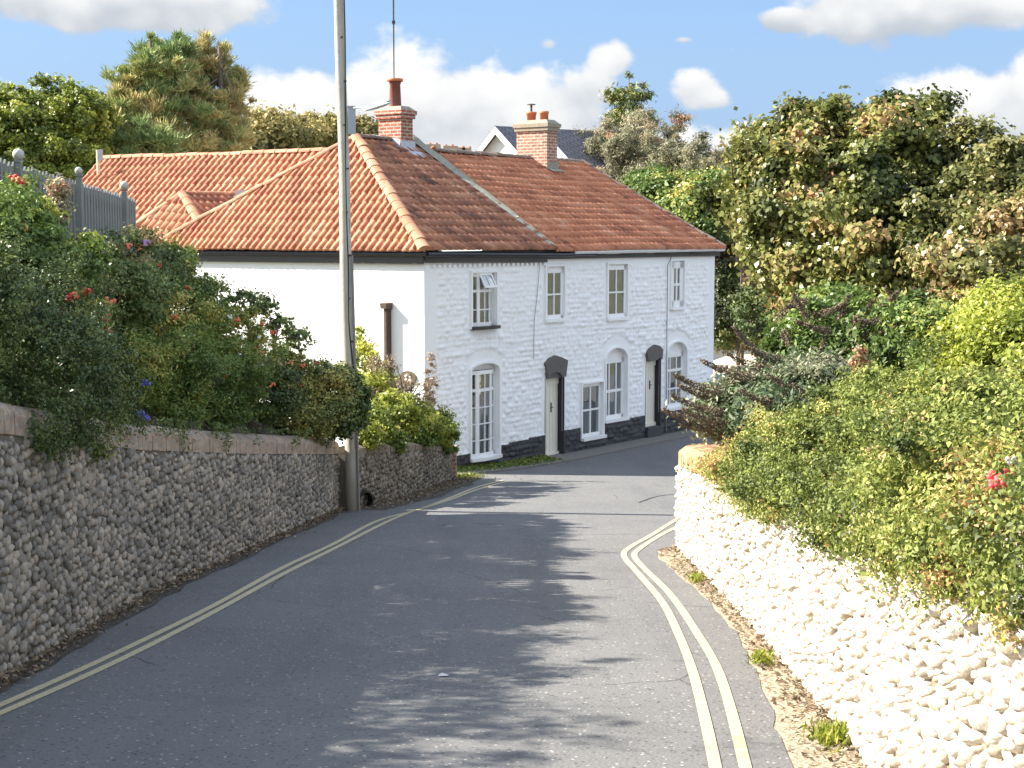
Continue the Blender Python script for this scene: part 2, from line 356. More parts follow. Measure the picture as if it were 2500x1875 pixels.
def edge(y): return lin(XR,y)+ (  .018*(float(vn(y*2.7,1))-.5)*2 + .02*(float(vn(y*9,3))-.5)*2)
sheet('road',[np.linspace(xl(y),edge(y),18) for y in ys2],ys2,lambda x,y:float(gz(x,y))+.006,MT['asphalt'])
ysv=np.arange(4,22.1,.2)
sheet('verge',[np.linspace(edge(y)-.04 if False else lin(XR,y)-.12,lin(WR,y)+.9,6) for y in ysv],ysv,lambda x,y:float(gz(x,y))+.001+.0,GRV)
ysd=np.arange(6,26.2,.2)
sheet('gutter',[[lin(WL,y)-.1, lin(WL,y)+.1, lin(WL,y)+.16+.12*float(vn(y*1.9,7))] for y in ysd],ysd,lambda x,y:float(gz(x,y))+.012,DRT)
ysd=np.arange(25.8,34.8,.2)
sheet('gutter_by_low_wall',[[lin(LWL,y)-.1,lin(LWL,y)+.25,lin(LWL,y)+.55+.2*float(vn(y*1.3,9))] for y in ysd],ysd,lambda x,y:float(gz(x,y))+.012,DRT)
# cottage pavement with stone kerb
def FW(s,w_,z): p=C0+s*v2+w_*nf2; return np.array([p[0],p[1],z])
def FP(px,py,w_=0):
    r=ray(px,py); o=C0+w_*nf2; t=(o@nf2)/(r[:2]@nf2); p=r*t; return float((p[:2]-o)@v2),float(p[2])
V=[];Fs=[]
for i,s in enumerate(np.arange(-.4,20,.4)):
    wd=.75+.25*math.exp(-s/2)-.02*s*.5
    for w_,dz in ((-.1,.035),(wd,.035),(wd+.12,.045),(wd+.12,-.02)): 
        q=FW(s,w_,0); V.append((q[0],q[1],float(gz(q[0],q[1]))+dz))
    if i: 
        for k in range(3): Fs.append((4*i-4+k,4*i-4+k+1,4*i+k+1,4*i+k))
o=mesh('pavement',np.array(V),Fs,plain('pavement_grit',(.16,.15,.135),.9,.3,12,.6)); o['kind']='structure'
# yellow lines
def ribbon(name,pts,width,mat,dz,n=6,kind='structure'):
    pts=np.array(pts)[:,:2]; # catmull
    out=[]
    for i in range(len(pts)-1):
        p0=pts[max(i-1,0)];p1=pts[i];p2=pts[i+1];p3=pts[min(i+2,len(pts)-1)]
        for k in range(n):
            t=k/n; out.append(.5*((2*p1)+(-p0+p2)*t+(2*p0-5*p1+4*p2-p3)*t*t+(-p0+3*p1-3*p2+p3)*t**3))
    out.append(pts[-1]); out=np.array(out); d=np.gradient(out,axis=0); d/=np.linalg.norm(d,axis=1)[:,None]; nn=np.stack([-d[:,1],d[:,0]],1)
    V=[]
    for p,q,i in zip(out,nn,range(len(out))):
        for s in (-1,1):
            r=p+q*s*(width/2)*(1+.06*(float(vn(i*.9,s*5))-.5)); V.append((r[0],r[1],float(gz(r[0],r[1]))+dz))
    Fq=np.array([(2*i,2*i+1,2*i+3,2*i+2) for i in range(len(out)-1)])
    o=mesh(name,np.array(V),Fq,mat,autouv=False); 
    if kind: o['kind']=kind
    return o
LA=[(-150,1790),(0,1725),(203,1635),(366,1558),(529,1477),(692,1387),(814,1330),(922,1273),(1024,1245),(1105,1214),(1166,1190),(1227,1174)]
LB=[(-150,1812),(0,1745),(203,1656),(366,1578),(529,1493),(692,1403),(814,1342),(963,1267),(1044,1239),(1105,1219),(1166,1196),(1240,1176)]
RA=[(1752,1960),(1746,1875),(1694,1652),(1649,1534),(1613,1467),(1559,1403),(1523,1358),(1541,1336),(1590,1308),(1654,1268),(1720,1230)]
RB=[(1830,1960),(1819,1875),(1758,1652),(1699,1544),(1636,1453),(1577,1394),(1549,1360),(1562,1341),(1613,1308),(1656,1286),(1720,1250)]
yl=dict(width=.075,mat=MT['yellow'],dz=.012)
ribbon('yellow_line',[G(*p) for p in LA],**yl); ribbon('yellow_line',[G(*p) for p in LB],**yl)
ribbon('yellow_line',[G(*p) for p in RA],**yl); ribbon('yellow_line',[G(*p) for p in RB],**yl)
ribbon('road_crack',[G(*p) for p in [(1560,1228),(1600,1214),(1640,1208),(1680,1206)]],.035,MT['cable'],.010)
# drive beyond the cottage
ysq=np.arange(50,66,1.)
sheet('drive',[np.linspace(5.5,14,8) for y in ysq],ysq,lambda x,y:float(gz(x,y))+.02,DRV)
# ------------------------------------------------------------------ flint walls
def ico(n=1):
    p=(1+5**.5)/2
    V=[(-1,p,0),(1,p,0),(-1,-p,0),(1,-p,0),(0,-1,p),(0,1,p),(0,-1,-p),(0,1,-p),(p,0,-1),(p,0,1),(-p,0,-1),(-p,0,1)]
    T=[(0,11,5),(0,5,1),(0,1,7),(0,7,10),(0,10,11),(1,5,9),(5,11,4),(11,10,2),(10,7,6),(7,1,8),(3,9,4),(3,4,2),(3,2,6),(3,6,8),(3,8,9),(4,9,5),(2,4,11),(6,2,10),(8,6,7),(9,8,1)]
    V=[np.array(q)/np.linalg.norm(q) for q in V]
    for _ in range(n):
        c={};T2=[]
        def mid(a,b):
            k=(min(a,b),max(a,b))
            if k not in c: q=V[a]+V[b]; V.append(q/np.linalg.norm(q)); c[k]=len(V)-1
            return c[k]
        for a,b_,d in T:
            x,y,z=mid(a,b_),mid(b_,d),mid(d,a); T2+=[(a,x,z),(b_,y,x),(d,z,y),(x,y,z)]
        T=T2
    return np.array(V),np.array(T)
IV,IT=ico(1)
def cobbles(name,path,zb,zt,side,size,mat,parent,seed=1,lump=.25,depth=.62,rs=1.):
    """path: list of xy; zb/zt functions of arclength; stones laid on the face on `side` of the path"""
    r=np.random.default_rng(seed); path=np.array(path,float); seg=np.linalg.norm(np.diff(path,axis=0),axis=1); cum=np.r_[0,np.cumsum(seg)]; L=cum[-1]
    pos=[];fr=[]
    s_=0; ZB=min(zb(0),zb(L)); row=0; z=ZB
    while z<max(zt(0),zt(L)):
        s_=r.uniform(0,size)
        while s_<L:
            sz=z+r.normal(0,size*.13)+ .03*(vn(s_*.7,z)-.5)
            if zb(s_)-size*.2<sz<zt(s_)-size*.25: pos.append((s_,float(sz)))
            s_+=size*r.uniform(.75,1.3)
        z+=size*.80
    pos=np.array(pos); n=len(pos)
    X=np.interp(pos[:,0],cum,path[:,0]); Y_=np.interp(pos[:,0],cum,path[:,1])
    tx=np.interp(pos[:,0]+.05,cum,path[:,0])-np.interp(pos[:,0]-.05,cum,path[:,0]); ty=np.interp(pos[:,0]+.05,cum,path[:,1])-np.interp(pos[:,0]-.05,cum,path[:,1])
    l=np.hypot(tx,ty); tx/=l; ty/=l; nx,ny=-ty*side,tx*side
    sc0=np.clip(r.lognormal(0,.22,n),.6,1.6); sc0=sc0*rs; a=sc0*size*r.uniform(.38,.60,n); b_=sc0*size*r.uniform(.34,.52,n); dd=size*r.uniform(.35,.75,n)*depth; ang=r.uniform(-.9,.9,n)
    dirs=IV[None]*(1+lump*(r.uniform(-1,1,(n,len(IV),1))*.5)) 
    u=dirs[:,:,0]*a[:,None]; w_=dirs[:,:,2]*b_[:,None]; q=dirs[:,:,1]*dd[:,None]
    u2=u*np.cos(ang)[:,None]-w_*np.sin(ang)[:,None]; w2=u*np.sin(ang)[:,None]+w_*np.cos(ang)[:,None]
    off=(r.uniform(-.1,.25,n)*size*depth)[:,None]
    VX=X[:,None]+tx[:,None]*u2+nx[:,None]*(q+off); VY=Y_[:,None]+ty[:,None]*u2+ny[:,None]*(q+off); VZ=pos[:,1][:,None]+w2
    V=np.stack([VX,VY,VZ],-1).reshape(-1,3); T=(IT[None]+(np.arange(n)*len(IV))[:,None,None]).reshape(-1,3)
    at=np.repeat(np.clip(r.uniform(0,1,n)*.75+.25*vn(pos[:,0]*1.3,pos[:,1]*2),0,1),len(IV))
    return mesh(name,V,T,mat,parent,smooth=True,attr=at,autouv=False)
def wallbody(path,zb,zt,side,th,mb):
    path=np.array(path,float); cum=np.r_[0,np.cumsum(np.linalg.norm(np.diff(path,axis=0),axis=1))]
    d=np.gradient(path,axis=0); d/=np.linalg.norm(d,axis=1)[:,None]; nn=np.stack([-d[:,1],d[:,0]],1)*side
    V=[]
    for p,q,s in zip(path,nn,cum):
        for o,z in ((0,zb(s)-.3),(0,zt(s)),(-th,zt(s)),(-th,zb(s)-.3)): r=p+q*o; V.append((r[0],r[1],z))
    Fs=[]
    for i in range(len(path)-1):
        for k in range(4): Fs.append((4*i+k,4*i+(k+1)%4,4*i+4+(k+1)%4,4*i+4+k))
    Fs+= [(0,1,2,3),tuple(4*(len(path)-1)+k for k in (3,2,1,0))]
    mb.add(V,Fs)
def copingmesh(path,z0,side,th,rise,proud,mb,seg=7,sub=.11,js=1.):
    path=np.array(path,float); cum=np.r_[0,np.cumsum(np.linalg.norm(np.diff(path,axis=0),axis=1))]
    S=np.arange(0,cum[-1],sub); n=len(S)
    for i,s in enumerate(S):
        s1=min(s+sub*(.9 if js==1 else .97),cum[-1]); jz=random.uniform(-.008,.012)*js; jo=random.uniform(-.008,.01)*js
        L=[]
        for q in (s,s1):
            p=np.array([np.interp(q,cum,path[:,0]),np.interp(q,cum,path[:,1])]); p2=np.array([np.interp(q+.1,cum,path[:,0]),np.interp(q+.1,cum,path[:,1])]); p3=np.array([np.interp(q-.1,cum,path[:,0]),np.interp(q-.1,cum,path[:,1])])
            d=(p2-p3);d/=np.linalg.norm(d)+1e-9; nn=np.array([-d[1],d[0]])*side
            prof=[(proud+jo,0),(proud+jo,rise*.55)]+[(-th/2+(th/2+proud)*math.cos(a),rise*.55+rise*.45*math.sin(a)) for a in np.linspace(.25,math.pi-.25,seg-2)]+[(-th-proud,rise*.55),(-th-proud,0)]
            for o,z in prof: r=p+nn*o; L.append((r[0],r[1],z0(q)+z+jz))
        m_=len(L)//2
        mb.add(L,[(k,k+1,m_+k+1,m_+k) for k in range(m_-1)]+[tuple(range(m_))[::-1],tuple(range(m_,2*m_))])
grey=[(0,(.10,.092,.08)),(.3,(.20,.185,.16)),(.6,(.31,.28,.235)),(.85,(.42,.36,.29)),(1,(.54,.49,.42))]
m_fl=stone('grey_flint',grey); m_mo=plain('lime_mortar',(.15,.13,.10),.95,.3,14,.8,0,.02)
lp=[(lin(WL,y),y) for y in np.arange(5,26.01,.5)]
def arcy(path):
    p=np.array(path); c=np.r_[0,np.cumsum(np.linalg.norm(np.diff(p,axis=0),axis=1))]; return lambda s:float(np.interp(s,c,p[:,1]))
ly=arcy(lp); TOPL=[(5,-.70),(11.57,-1.15),(15.96,-1.86),(20,-2.45),(26,-3.27)]
lzb=lambda s: float(gz(0,ly(s))); lzt=lambda s: lin(TOPL,ly(s))-.27
lw=thing('flint_wall',(-3.8,12,float(gz(0,12))),'long shaded grey cobble flint retaining wall on the left of the road with brick coping','wall')
mb=MB(); wallbody(lp,lzb,lambda s:lzt(s)+.02,-1,.4,mb); mb.build('wall_core',m_mo,lw)
cobbles('flint_facing',lp,lzb,lzt,-1,.092,m_fl,lw,3)
mb=MB(); copingmesh(lp,lzt,-1,.4,.27,.02,mb,sub=.235,js=.35); mb.build('brick_coping',brick('weathered_coping_brick',(.34,.26,.19),(.42,.33,.25),(.34,.29,.23),1.1),lw)
# low wall by the pole
lp2=[(lin(LWL,y),y) for y in np.arange(26.1,33.3,.4)]+[(-1.27,33.3)]
ly2=arcy(lp2); z2b=lambda s: float(gz(0,ly2(s))); z2t=lambda s: lin([(26,-3.55),(30,-4.0),(33.3,-4.48)],ly2(s))
lw2=thing('flint_wall',(-2,29,float(gz(0,29))),'low brown flint garden wall between the wooden pole and the white cottage','wall')
mb=MB(); wallbody(lp2,z2b,lambda s:z2t(s)+.02,-1,.35,mb); mb.build('wall_core',m_mo,lw2)
cobbles('flint_facing',lp2,z2b,z2t,-1,.10,stone('brown_flint',[(0,(.09,.075,.055)),(.4,(.19,.16,.12)),(.8,(.30,.26,.20)),(1,(.45,.40,.34))]),lw2,5)
mb=MB(); copingmesh(lp2,z2t,-1,.35,.14,.02,mb,sub=.3); mb.build('coping',plain('brown_coping_mortar',(.2,.16,.115),.95,.35,9,.7),lw2)
mb=MB(); mb.box((-1.30,33.42,-4.75),(.13,.12,.38)); mb.build('end_pier',MT['brickO'],lw2)
# right wall
rp=[(lin(WR,y),y) for y in np.arange(3,20.3,.4)]+[(2.17,20.35),(2.24,20.62),(2.42,20.9),(2.7,21.15),(3.1,21.5),(4.4,22.9),(6.2,25.2),(9,29),(13,34.5),(17,40)]
ry=arcy(rp); rzb=lambda s: float(gz(0,min(ry(s),60))); 
def rtop(y): return lin([(3,-1.12),(6.8,-1.47),(8.7,-1.72),(10.3,-1.93),(12.8,-2.16),(16,-2.5),(20.5,-2.92),(22,-3.1),(40,-4.0)],y)
rzt=lambda s: rtop(ry(s))+.24*min(1,max(0,(14.5-ry(s))/.6))
rw=thing('flint_wall',(2.1,12,float(gz(0,12))),'sunlit whitewashed cobble flint wall on the right of the road with rounded brick coping','wall')
mb=MB(); m_wm=painted('shadow_darkened_mortar',(.20,.155,.105),(.34,.29,.22),1.2); wallbody(rp,rzb,lambda s:rzt(s)+.02,1,.42,mb); mb.build('wall_core',m_wm,rw)  # tan mortar darkened to stand for shadowed pits between the white cobbles
m_wf=stone('whitewashed_flint',[(0,(.26,.21,.15)),(.12,(.48,.41,.31)),(.35,(.66,.60,.50)),(.7,(.76,.71,.62)),(1,(.82,.78,.71))],1.6,.7,.7)
k=int(np.argmin([abs(q[1]-21.5)+abs(q[0]-3.1) for q in rp]))
cobbles('flint_facing',rp,rzb,rzt,1,.092,m_wf,rw,8,.35,1.05,.88)
mb=MB(); copingmesh([q for q in rp if q[1]>14.4],(lambda f:(lambda s: rtop(f(s))))(arcy([q for q in rp if q[1]>14.4])),1,.42,.27,.035,mb,sub=.085,js=.4); mb.build('brick_coping',painted('limewashed_orange_brick',(.44,.22,.11),(.62,.52,.38),1.1),rw)
# ------------------------------------------------------------------ the cottage
cot=thing('cottage',FW(0,0,-5.3),'long white painted flint cottage terrace with orange pantile roofs and black plinth at the bend','cottage')
v3=np.array([v2[0],v2[1],0.]); n3=np.array([nf2[0],nf2[1],0.]); zz=np.array([0,0,1.])
def box_f(mb,s0,s1,w0,w1,z0,z1):
    mb.hexa([FW(s0,w0,z0),FW(s0,w1,z0),FW(s1,w1,z0),FW(s1,w0,z0),FW(s0,w0,z1),FW(s0,w1,z1),FW(s1,w1,z1),FW(s1,w0,z1)])
# openings: s0,s1,z0,z1(spring),rise
OP=dict(W1=(1.70,2.62,-2.03,-.80,0),W2=(4.65,5.42,-1.98,-.70,0),W3=(7.41,8.34,-2.06,-.68,0),W4=(10.60,11.28,-1.90,-.63,0),
 GF=(1.66,2.72,-5.06,-3.05,.16),D1=(4.64,5.38,-5.37,-3.43,0),W5=(6.24,7.20,-5.05,-3.68,0),W6=(7.34,8.36,-4.70,-3.15,.30),
 D2=(9.33,10.03,-5.08,-3.27,0),W7=(10.43,11.48,-4.66,-3.18,.32))
def outline(s0,s1,z0,z1,rise,n=14):
    L=[(s0,z0),(s1,z0),(s1,z1)]
    if rise>0: L+=[((s0+s1)/2+(s1-s0)/2*math.cos(a),z1+rise*math.sin(a)) for a in np.linspace(0,math.pi,n)[1:-1]]
    return L+[(s0,z1)]
cs=.03; S=np.arange(0,13.051,cs); Z=np.arange(-5.55,-.40,cs); SS,ZZ=np.meshgrid(S,Z)
mask=np.ones_like(SS); hole=np.zeros((len(Z)-1,len(S)-1),bool); sc_,zc=np.meshgrid(S[:-1]+cs/2,Z[:-1]+cs/2)
def sm(x,a,b): t=np.clip((x-a)/(b-a),0,1); return t*t*(3-2*t)
for k,(s0,s1,z0,z1,ri) in OP.items():
    top=z1+ri*np.sqrt(np.clip(1-((sc_-(s0+s1)/2)/((s1-s0)/2))**2,0,1)); hole|=(sc_>s0)&(sc_<s1)&(zc>z0)&(zc<top)
    band=.22; ext=.30 if ri else .13
    dz_top=z1+(ri+ext)*np.sqrt(np.clip(1-((SS-(s0+s1)/2)/((s1-s0)/2+band+.1))**2,0,1)) if ri else np.full_like(SS,z1+ext)
    ds=np.maximum(s0-SS,SS-s1); dz=np.maximum(z0-(.12 if k[0]!='D' else 0)-ZZ,ZZ-dz_top); dd=np.maximum(ds-band+.08*np.round(np.mod(ZZ/.22,1)),dz)
    mask*=sm(dd,0,.06)
mask*=sm(SS,.38,.5)*sm(13.05-SS,.32,.42)
mask*=sm(-.62-ZZ,.0,.15)
zw=ZZ+.035*(vn(SS*.55,ZZ*.3,3)-.5)*2+.02*(vn(SS*3,ZZ*.5,5)-.5); ch=.118
row=np.floor(zw/ch); fz=zw/ch-row
u=SS/.24+vn(row*7.3,row*1.7,2)*9+1.3*(vn(SS*3,row*3.1,1)-.5)*2; ci=np.floor(u); fu=u-ci
rnd=hsh(ci.astype(int)+500,row.astype(int)+900,3)
Hh=np.minimum(1,2.3*np.sqrt(np.clip(fz*(1-fz),0,1)))*np.minimum(1,2.6*np.sqrt(np.clip(fu*(1-fu),0,1)))*(.30+.7*rnd)
amp=.024+.022*vn(SS*.35,ZZ*.5,9); Hh=Hh*(.65+.7*vn(SS*9,ZZ*14,6)); Wd=mask*Hh*amp*1.15+ .02*(vn(SS*.5,ZZ*.4,4)-.5)
pl=lambda s: np.interp(s,[0,1,4.6,9.3,13.1],[-4.97,-4.93,-4.79,-4.74,-4.63])
isP=zc<pl(sc_)+.012*(vn(sc_*6,zc*0+1)-.5)
Wd=np.where(ZZ<pl(SS),Wd*1.25+.012,Wd)
VV=np.stack([C0[0]+SS*v2[0]+Wd*nf2[0],C0[1]+SS*v2[1]+Wd*nf2[1],ZZ],-1).reshape(-1,3)
nS=len(S); I,J=np.meshgrid(np.arange(len(Z)-1),np.arange(len(S)-1),indexing='ij'); Q=np.stack([I*nS+J,I*nS+J+1,(I+1)*nS+J+1,(I+1)*nS+J],-1)
def sub(nm,sel,mat):
    q=Q[sel]; u_,inv=np.unique(q,return_inverse=True); return mesh(nm,VV[u_],inv.reshape(-1,4),mat,cot,smooth=True,autouv=False)
sub('front_wall',~hole&~isP,MT['white']); sub('plinth',~hole&isP,MT['black'])
# side, far end and back walls
mb=MB(); 
zb=-5.6; zt=-.42; dp=8.35
mb.add([FW(0,0,zb),FW(0,-dp,zb),FW(0,-dp,zt),FW(0,0,zt)],[(0,1,2,3)])
mb.build('side_wall',MT['render'],cot)
mb=MB(); mb.add([FW(13.05,0,zb),FW(13.05,-dp,zb),FW(13.05,-dp,zt),FW(12.9,-4.2,2.05),FW(13.05,0,zt)],[(0,1,2,3,4)])
mb.add([FW(0,-dp,zb),FW(13.05,-dp,zb),FW(13.05,-dp,zt),FW(0,-dp,zt)],[(0,1,2,3)]); mb.build('rear_wall',MT['render'],cot)
mb=MB(); box_f(mb,-.03,13.2,-.08,.055,-.44,-.30); mb.build('soffit',MT['fascia'],cot)
# dentil course
for i in range(24): mb=MB(); s=.25+i*.185; box_f(mb,s,s+.085,.005,.055,-.66,-.60); mb.build('dentil',MT['white'],cot)
# cables
mb=MB(); L=[FW(*q) for q in [(4.35,.05,-.5),(4.22,.05,-1.4),(4.1,.05,-2.0),(4.08,.05,-2.9)]]; mb.tube(L,.008,5); mb.build('cable',plain('grey_wall_cable',(.3,.3,.3),.6,.1,5,0),cot)
mb=MB(); a=FP(1630,625); mb.tube([FW(10.55,.05,-.5),FW(10.33,.06,-.75),FW(10.32,.06,-2.5),FW(10.34,.06,-4.75),FW(10.34,.06,-5.3)],.011,5); mb.build('cable',plain('grey_wall_cable',(.16,.16,.17),.6,.1,5,0),cot)
# fascia and gutters
ec=lambda s: -.36+.03*math.sin(s*1.1+.6)+(-.03 if s<.3 else 0)
def strip(mb,pts,h,th,nrm):
    for a,b_ in zip(pts[:-1],pts[1:]):
        n=np.array(nrm)*th; mb.hexa([a-zz*h,b_-zz*h,b_-zz*h+n,a-zz*h+n,a,b_,b_+n,a+n])
SL=[0,1.5,3,4.6]; SR=[4.6,6,8,10,12,13.2]
mb=MB(); strip(mb,[FW(s-.05 if s==0 else s,.06,-.38-.01*s) for s in SL],.17,.03,n3); strip(mb,[FW(s,.06,-.42) for s in SR],.10,.03,n3)
strip(mb,[FW(-.07,.05,-.36),FW(-.07,-dp,-.36)],.22,.03,-v3); mb.build('fascia',MT['fascia'],cot)
mb=MB(); mb.tube([FW(-.15,.22,-.36)]+[FW(s,.17,-.36-.012*s) for s in (1,2.5,4,4.6,5.2)]+[FW(5.8,.17,-.40),FW(6.6,.17,-.40)],.055,8)
mb.tube([FW(-.16,.22,-.36),FW(-.16,-dp,-.36)],.055,8); mb.tube([FW(s,.19,-.37-.05*abs(math.sin(s*1.7))) for s in np.arange(3.6,13.2,.4)],.018,5); mb.build('gutter',MT['dark'],cot)
mb=MB(); mb.tube([FW(s,.18,-.385+.004*s) for s in (5.6,8,10.5,13.25)],.06,8); mb.build('gutter',MT['upvc'],cot)
# roofs ---------------------------------------------------------------
def tileplane(name,O,A,Ud,Lf,Rf,length,mat,parent,w_=.26,c=.335,seed=1,sag=.03,amp=.042,lift_=.058):
    r=np.random.default_rng(seed); O=np.array(O,float); A=np.array(A,float); A/=np.linalg.norm(A); Ud=np.array(Ud,float); Ud/=np.linalg.norm(Ud)
    N=np.cross(A,Ud); N=N if N[2]>0 else -N
    nc=int(math.ceil(length/c)); V=[];Fq=[];UVs=[]; xs0=np.linspace(0,1,9)[:-1]
    prof=lambda f: amp*np.where(f<.26,np.sin(np.pi/2*f/.26),np.cos(np.pi/2*(f-.26)/.74)**.75)
    base=0
    for k in range(nc):
        b0=k*c; b1=min(b0+c*1.12,length+.0); bm=b0
        l0,r0=Lf(b0),Rf(b0); l1,r1=Lf(b1),Rf(b1); lo=min(l0,l1); hi=max(r0,r1)
        if hi-lo<.05: continue
        i0=math.floor(lo/w_); i1=math.ceil(hi/w_)
        xs=(np.arange(i0,i1)[:,None]+xs0[None]).ravel()*w_; xs=np.r_[xs,i1*w_]; f=(xs/w_)%1; ti=np.floor(xs/w_+1e-6)
        jit=(hsh(ti.astype(int)+3000,np.full(len(ti),k+50),seed)-.5)*.016
        h=prof(f)
        sagv=sag*(vn(xs*.35,k*.12,seed)-.5)*2
        for q,(b_,lf,rf,lift) in enumerate(((b0,l0,r0,-.006),(b0,l0,r0,lift_),(b1,l1,r1,.004))):
            xx=np.clip(xs,lf,rf); hh_=(h+jit*(1 if q<2 else .4)+sagv+lift) if q else (h*.25+sagv+lift)
            P_=O+xx[:,None]*A+(b_+ (0 if q==2 else jit[:,None]*.8))*Ud+hh_[:,None]*N
            V.append(P_); UVs.append(np.stack([xs/w_+1e-4-(xs==xs[-1])*.01,np.full(len(xs),k+(.1,.15,.9)[q])],1))
        n=len(xs); ar=np.arange(n-1)
        for q in (0,1): 
            a=base+q*n+ar; Fq.append(np.stack([a,a+1,a+1+n,a+n],1))
        base+=3*n
    V=np.concatenate(V); Fq=np.concatenate(Fq); UVs=np.concatenate(UVs)
    return mesh(name,V,Fq,mat,parent,smooth=False,uv=UVs)
def ridge_tiles(name,pts,rad,mat,parent,L=.36,flat=.75):
    mb=MB(); pts=[np.array(p,float) for p in pts]; uv=[]
    for a,b_ in zip(pts[:-1],pts[1:]):
        d=b_-a; n=max(1,int(round(np.linalg.norm(d)/L))); e=d/np.linalg.norm(d); sd=np.cross(e,zz); sd/=np.linalg.norm(sd); up=np.cross(sd,e)
        for i in range(n):
            p0=a+d*i/n; p1=a+d*(i+.97)/n; r0=rad*random.uniform(1.02,1.1); r1=rad*random.uniform(.92,.98); jo=random.uniform(-.012,.012)
            V=[];m_=8
            for p,rr in ((p0,r0),(p1,r1)):
                for k in range(m_+1):
                    q=math.pi*k/m_; V.append(p+sd*(rr*math.cos(q)*1.05+jo)+up*(rr*math.sin(q)*flat-.03+jo))
            mb.add(V,[(k,k+1,m_+2+k,m_+1+k) for k in range(m_)]+[tuple(range(m_+1)),tuple(range(m_+1,2*m_+2))[::-1]])
    return mb.build(name,mat,parent)
EZ=-.30; AP=(2.55,-4.2,2.42)   # apex of the hipped end
tanF=(AP[2]-EZ)/(4.2+.25); lenF=math.hypot(4.45,AP[2]-EZ)
def Rw(s,w_,z): return FW(s,w_,z)
Uf=(Rw(0,-4.2,AP[2])-Rw(0,.25,EZ))
tileplane('roof_front_hipped',Rw(0,.25,EZ),v3,Uf,lambda b:-.25+(AP[0]+.25)*b/lenF,lambda b:4.72,lenF,MT['tileD'],cot,.21,.33,3,.05,.05)
lenS=math.hypot(AP[0]+.25,AP[2]-EZ); Us=Rw(AP[0],0,AP[2])-Rw(-.25,0,EZ)
tileplane('roof_side_hipped',Rw(-.25,0,EZ),-n3,Us,lambda b:-.25+4.45*b/lenS,lambda b:8.65-4.45*b/lenS,lenS,MT['tileS'],cot,.212,.31,5,.03,.085,.034)
Z2=2.20; lenR=math.hypot(4.45,Z2-EZ); Ur=Rw(0,-4.2,Z2)-Rw(0,.25,EZ)
tileplane('roof_front_gabled',Rw(0,.25,EZ-.01),v3,Ur,lambda b:4.74,lambda b:13.25-.7*b/lenR,lenR,MT['tileR'],cot,.21,.32,9,.035,.05)
mb=MB(); mb.add([Rw(-.25,-8.65,EZ),Rw(13.25,-8.65,EZ),Rw(12.5,-4.2,Z2-.02),Rw(AP[0],-4.2,Z2-.02)],[(0,1,2,3)]); mb.build('roof_rear',MT['tileR'],cot)
ridge_tiles('hip_tiles',[Rw(-.27,.27,EZ+.06),Rw(AP[0],-4.2,AP[2]+.08)],.14,MT['ridge'],cot,.38)
ridge_tiles('hip_tiles',[Rw(-.27,-8.67,EZ+.06),Rw(AP[0],-4.2,AP[2]+.08)],.12,MT['ridge'],cot,.38)
ridge_tiles('ridge_tiles',[Rw(AP[0],-4.2,AP[2]+.06),Rw(4.9,-4.2,AP[2]+.03)],.12,MT['ridgeD'],cot)
ridge_tiles('ridge_tiles',[Rw(4.9,-4.2,Z2+.07),Rw(8.5,-4.2,Z2+.05),Rw(12.55,-4.2,Z2+.02)],.13,MT['ridgeD'],cot)
ridge_tiles('verge_tiles',[Rw(13.22,.25,EZ+.04),Rw(12.52,-4.2,Z2+.06)],.10,MT['ridgeD'],cot)
# cement fillet on the step between the two roofs
mb=MB(); prev=None
for k in range(25):
    t=k/24; w_=.27-4.47*t; z=EZ+(AP[2]+.10-EZ)*t+.05; e=.10+.05*random.random(); q=[Rw(4.62-e*.6,w_,z-.03),Rw(4.72,w_,z+.075+random.uniform(-.02,.02)),Rw(4.86+e*.5,w_,z-.10-.12*t)]
    if prev: mb.add(prev+q,[(0,1,4,3),(1,2,5,4)])
    prev=q
mb.build('verge_fillet',MT['cement'],cot,True)
